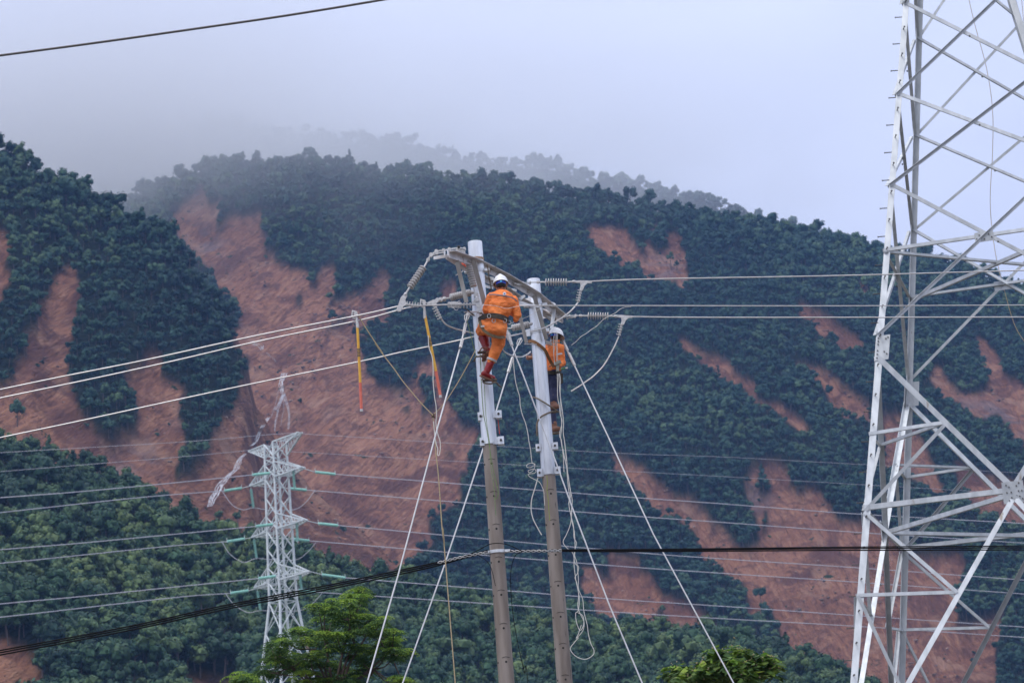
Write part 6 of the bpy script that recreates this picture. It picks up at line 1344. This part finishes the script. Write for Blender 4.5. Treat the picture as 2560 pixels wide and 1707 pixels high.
# ================================================================== NEAR TREES
M_NEARL = leaf_mat('feathery_leaves', (.028, .075, .026), (.060, .130, .034), (.13, .21, .04), .3, False)
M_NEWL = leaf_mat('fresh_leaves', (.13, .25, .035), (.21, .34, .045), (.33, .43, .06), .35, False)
M_NEARB = leaf_mat('broad_leaves', (.045, .10, .03), (.09, .16, .035), (.20, .27, .06), .3, False)
M_FLOW = mat('brown_flower_heads', (.28, .22, .11), .8, 0, (.42, .34, .20), 20)
def near_tree(label, clusters, fr, d, trunkbase, leafm, kind_, seed, limbs, name, lf=1.0):
    rg_ = np.random.default_rng(seed); t = thing(name, label, 'tree', trunkbase)
    tb_ = V(trunkbase); mb = MB(); bm_ = MB(); cc = []
    for (x, y, r_) in clusters: cc.append((P(fr, x, y, d+rg_.uniform(-1.2, 1.2)), r_))
    forks = [P(fr, x, y, d) for x, y in limbs]
    f0 = forks[0]; bm_.tube([tb_, lerp(tb_, f0, .5)+V((.1, 0, 0)), f0], [.12, .09, .05], 8)
    for f in forks[1:]: bm_.tube(catmull([f0, lerp(f0, f, .5)+V(rg_.normal(0, .06, 3)), f], 4), list(np.linspace(.030, .018, 9)), 6)
    for c, r_ in cc:
        f = min(forks, key=lambda q: np.linalg.norm(q-c)+(.4 if q[2] > c[2] else 0)); bm_.tube(catmull([f, lerp(f, c, .55)-V((0, 0, .08)), c], 4), list(np.linspace(.018, .007, 9)), 5)
        nsub = int((9 if kind_ == 'feather' else 17)*(r_/.2)**1.2)
        for _ in range(max(nsub, 5)):
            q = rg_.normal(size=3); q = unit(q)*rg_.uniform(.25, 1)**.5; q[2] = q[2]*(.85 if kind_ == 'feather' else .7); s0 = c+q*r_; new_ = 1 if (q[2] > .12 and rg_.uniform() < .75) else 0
            if kind_ == 'feather':
                nf = 7; yaw = rg_.uniform(0, 2*PI)
                for k in range(nf):
                    a = yaw+2*PI*k/nf+rg_.uniform(-.2, .2); out_ = V((math.cos(a), math.sin(a), .45)); L_ = rg_.uniform(.13, .27); p0 = s0
                    nl = 6
                    for j in range(nl):
                        tt = (j+.7)/nl; pc_ = p0+out_*L_*tt-V((0, 0, L_*.75*tt*tt)); side = unit(np.cross(out_, V((0, 0, 1)))); dn_ = unit(out_-V((0, 0, 1.4*tt)))
                        for s_ in (-1, 1):
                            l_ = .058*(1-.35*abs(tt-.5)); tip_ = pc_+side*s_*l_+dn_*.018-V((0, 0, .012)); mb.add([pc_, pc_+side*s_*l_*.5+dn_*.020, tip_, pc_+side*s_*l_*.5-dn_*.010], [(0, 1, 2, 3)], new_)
            else:
                for k in range(4):
                    a = rg_.uniform(0, 2*PI); out_ = unit(V((math.cos(a), math.sin(a), rg_.uniform(-.2, .6)))); L_ = rg_.uniform(.07, .15)*lf; side = unit(np.cross(out_, V((0, 0, 1)))); dn_ = unit(out_-V((0, 0, rg_.uniform(.2, 1.2))))
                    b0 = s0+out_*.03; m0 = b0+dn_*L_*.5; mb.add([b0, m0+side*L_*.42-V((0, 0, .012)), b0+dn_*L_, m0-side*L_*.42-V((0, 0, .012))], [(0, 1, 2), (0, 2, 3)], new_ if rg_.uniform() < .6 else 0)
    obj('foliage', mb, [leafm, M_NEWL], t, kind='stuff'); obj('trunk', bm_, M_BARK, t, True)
    return t, cc
# cluster centres read from the enlargement G (photograph pixels / 4.704), radius in metres
CL = [(1580, 370, .30), (1660, 350, .22), (1480, 430, .22), (1600, 450, .25), (1110, 540, .26), (1240, 510, .24), (1180, 600, .30), (1300, 590, .24), (1470, 520, .32), (1560, 500, .28), (1520, 600, .34), (1450, 650, .22), (1380, 680, .22),
      (1160, 700, .28), (1260, 730, .28), (1200, 790, .28), (1560, 720, .28), (1640, 660, .26), (1750, 680, .30), (1850, 690, .25), (1700, 760, .30), (1820, 780, .30), (1480, 780, .28), (1600, 800, .26),
      (880, 840, .26), (950, 860, .26), (900, 950, .30), (980, 960, .26), (1080, 860, .26), (1150, 880, .26), (1120, 960, .30), (1330, 880, .28), (1270, 900, .26), (1400, 950, .32), (1330, 1010, .28), (1500, 880, .24), (1930, 880, .30), (2000, 850, .22), (1800, 850, .24), (2050, 950, .28), (1950, 980, .34), (2080, 1060, .30), (1900, 1080, .34), (2000, 1130, .32), (2130, 1100, .22), (1830, 1000, .24),
      (680, 920, .28), (600, 960, .26), (740, 950, .22), (560, 1030, .28), (660, 1030, .28), (520, 1110, .26), (620, 1130, .32), (720, 1100, .28), (760, 1180, .30), (560, 1190, .26), (650, 1220, .30), (480, 1290, .26), (560, 1320, .24), (440, 1300, .18), (860, 1140, .28), (940, 1110, .28), (1020, 1150, .32), (1120, 1100, .28), (1220, 1080, .28), (900, 1230, .32), (1030, 1250, .34), (1150, 1190, .30), (830, 1300, .28), (960, 1340, .28),
      (1560, 1020, .22), (1650, 1060, .30), (1600, 1150, .32), (1720, 1130, .34), (1500, 1120, .24), (1280, 1260, .30), (1380, 1280, .30), (1480, 1320, .28), (1250, 1350, .32), (1400, 1390, .30), (1600, 1280, .30), (1700, 1330, .26), (1540, 1400, .28), (1080, 1370, .30), (1180, 1430, .28), (880, 1400, .28), (1420, 1440, .26), (960, 1450, .28), (2060, 1400, .26), (2130, 1430, .24), (1990, 1440, .24)]
CL = [(x, y, r*.50) for x, y, r in CL]
near_tree('feathery green tree in front of the far pylon, its branches reaching right', CL, 'G', 47., P('G', 1330, 1300, 47.)*V((1, 1, 0)), M_NEARL, 'feather', 5,
          [(1320, 1700), (1150, 1480), (1380, 1300), (1180, 1260), (1400, 1080), (1540, 950), (1760, 1280), (1000, 1040), (780, 1250), (1680, 880), (1180, 900), (1500, 700), (1950, 1080), (640, 1120), (1060, 1320)], 'feathery_tree')
CL2 = [(170, 1400, .22), (260, 1420, .24), (220, 1460, .26), (110, 1470, .24), (330, 1470, .2)]
near_tree('small leafy treetop just showing at the bottom left of the feathery tree', CL2, 'G', 46., P('G', 220, 1500, 46.)*V((1, 1, 0)), M_NEARL, 'feather', 8, [(220, 1650), (160, 1520), (260, 1520)], 'feathery_tree')
CL3 = [(240, 790, .16), (320, 760, .15), (350, 830, .15), (480, 800, .15), (540, 770, .14), (470, 860, .16), (600, 830, .16), (700, 800, .14), (680, 870, .16), (860, 620, .13), (960, 450, .13), (1000, 480, .10), (880, 700, .16), (820, 760, .16), (950, 650, .13), (1060, 640, .16), (1000, 740, .18), (1120, 560, .14), (1330, 420, .15), (1390, 460, .13), (1290, 560, .15), (1400, 560, .15), (1500, 550, .13), (1250, 640, .16), (1330, 700, .16), (1240, 740, .16), (1450, 640, .16), (1150, 700, .16),
       (1660, 590, .14), (1740, 610, .13), (1820, 570, .13), (1870, 610, .12), (1620, 700, .16), (1700, 720, .14), (1800, 680, .14), (1900, 700, .13), (1930, 760, .10), (1540, 680, .15), (1500, 780, .17), (1620, 800, .15), (1400, 850, .18), (1460, 880, .16), (1560, 900, .14), (1300, 830, .17), (1150, 850, .18), (1020, 860, .18), (900, 850, .18), (760, 880, .18), (600, 920, .18), (450, 930, .17), (1250, 930, .18), (1100, 950, .18), (900, 950, .18), (1700, 950, .15)]
CL3 = [(x, y, r*1.27) for x, y, r in CL3]
tr, cc = near_tree('broad-leaved bush-topped tree with brown flower heads at the bottom right', CL3, 'H', 42., P('H', 1100, 960, 42.)*V((1, 1, 0)), M_NEARB, 'broad', 21, [(1100, 1300), (900, 1000), (1300, 950), (500, 1000), (1600, 880), (1150, 760), (1380, 640)], 'leafy_tree', 1.27)
mb = MB(); rg_ = np.random.default_rng(4)
for c, r_ in cc:
    if rg_.uniform() < .8:
        for _ in range(9):
            q = unit(rg_.normal(size=3)); p = c+q*r_*rg_.uniform(.3, 1.1)+V((0, 0, .03)); v, f = ICO1; mb.add(v*rg_.uniform(.008, .018)+p, f)
obj('flower_heads', mb, M_FLOW, tr, kind='stuff')
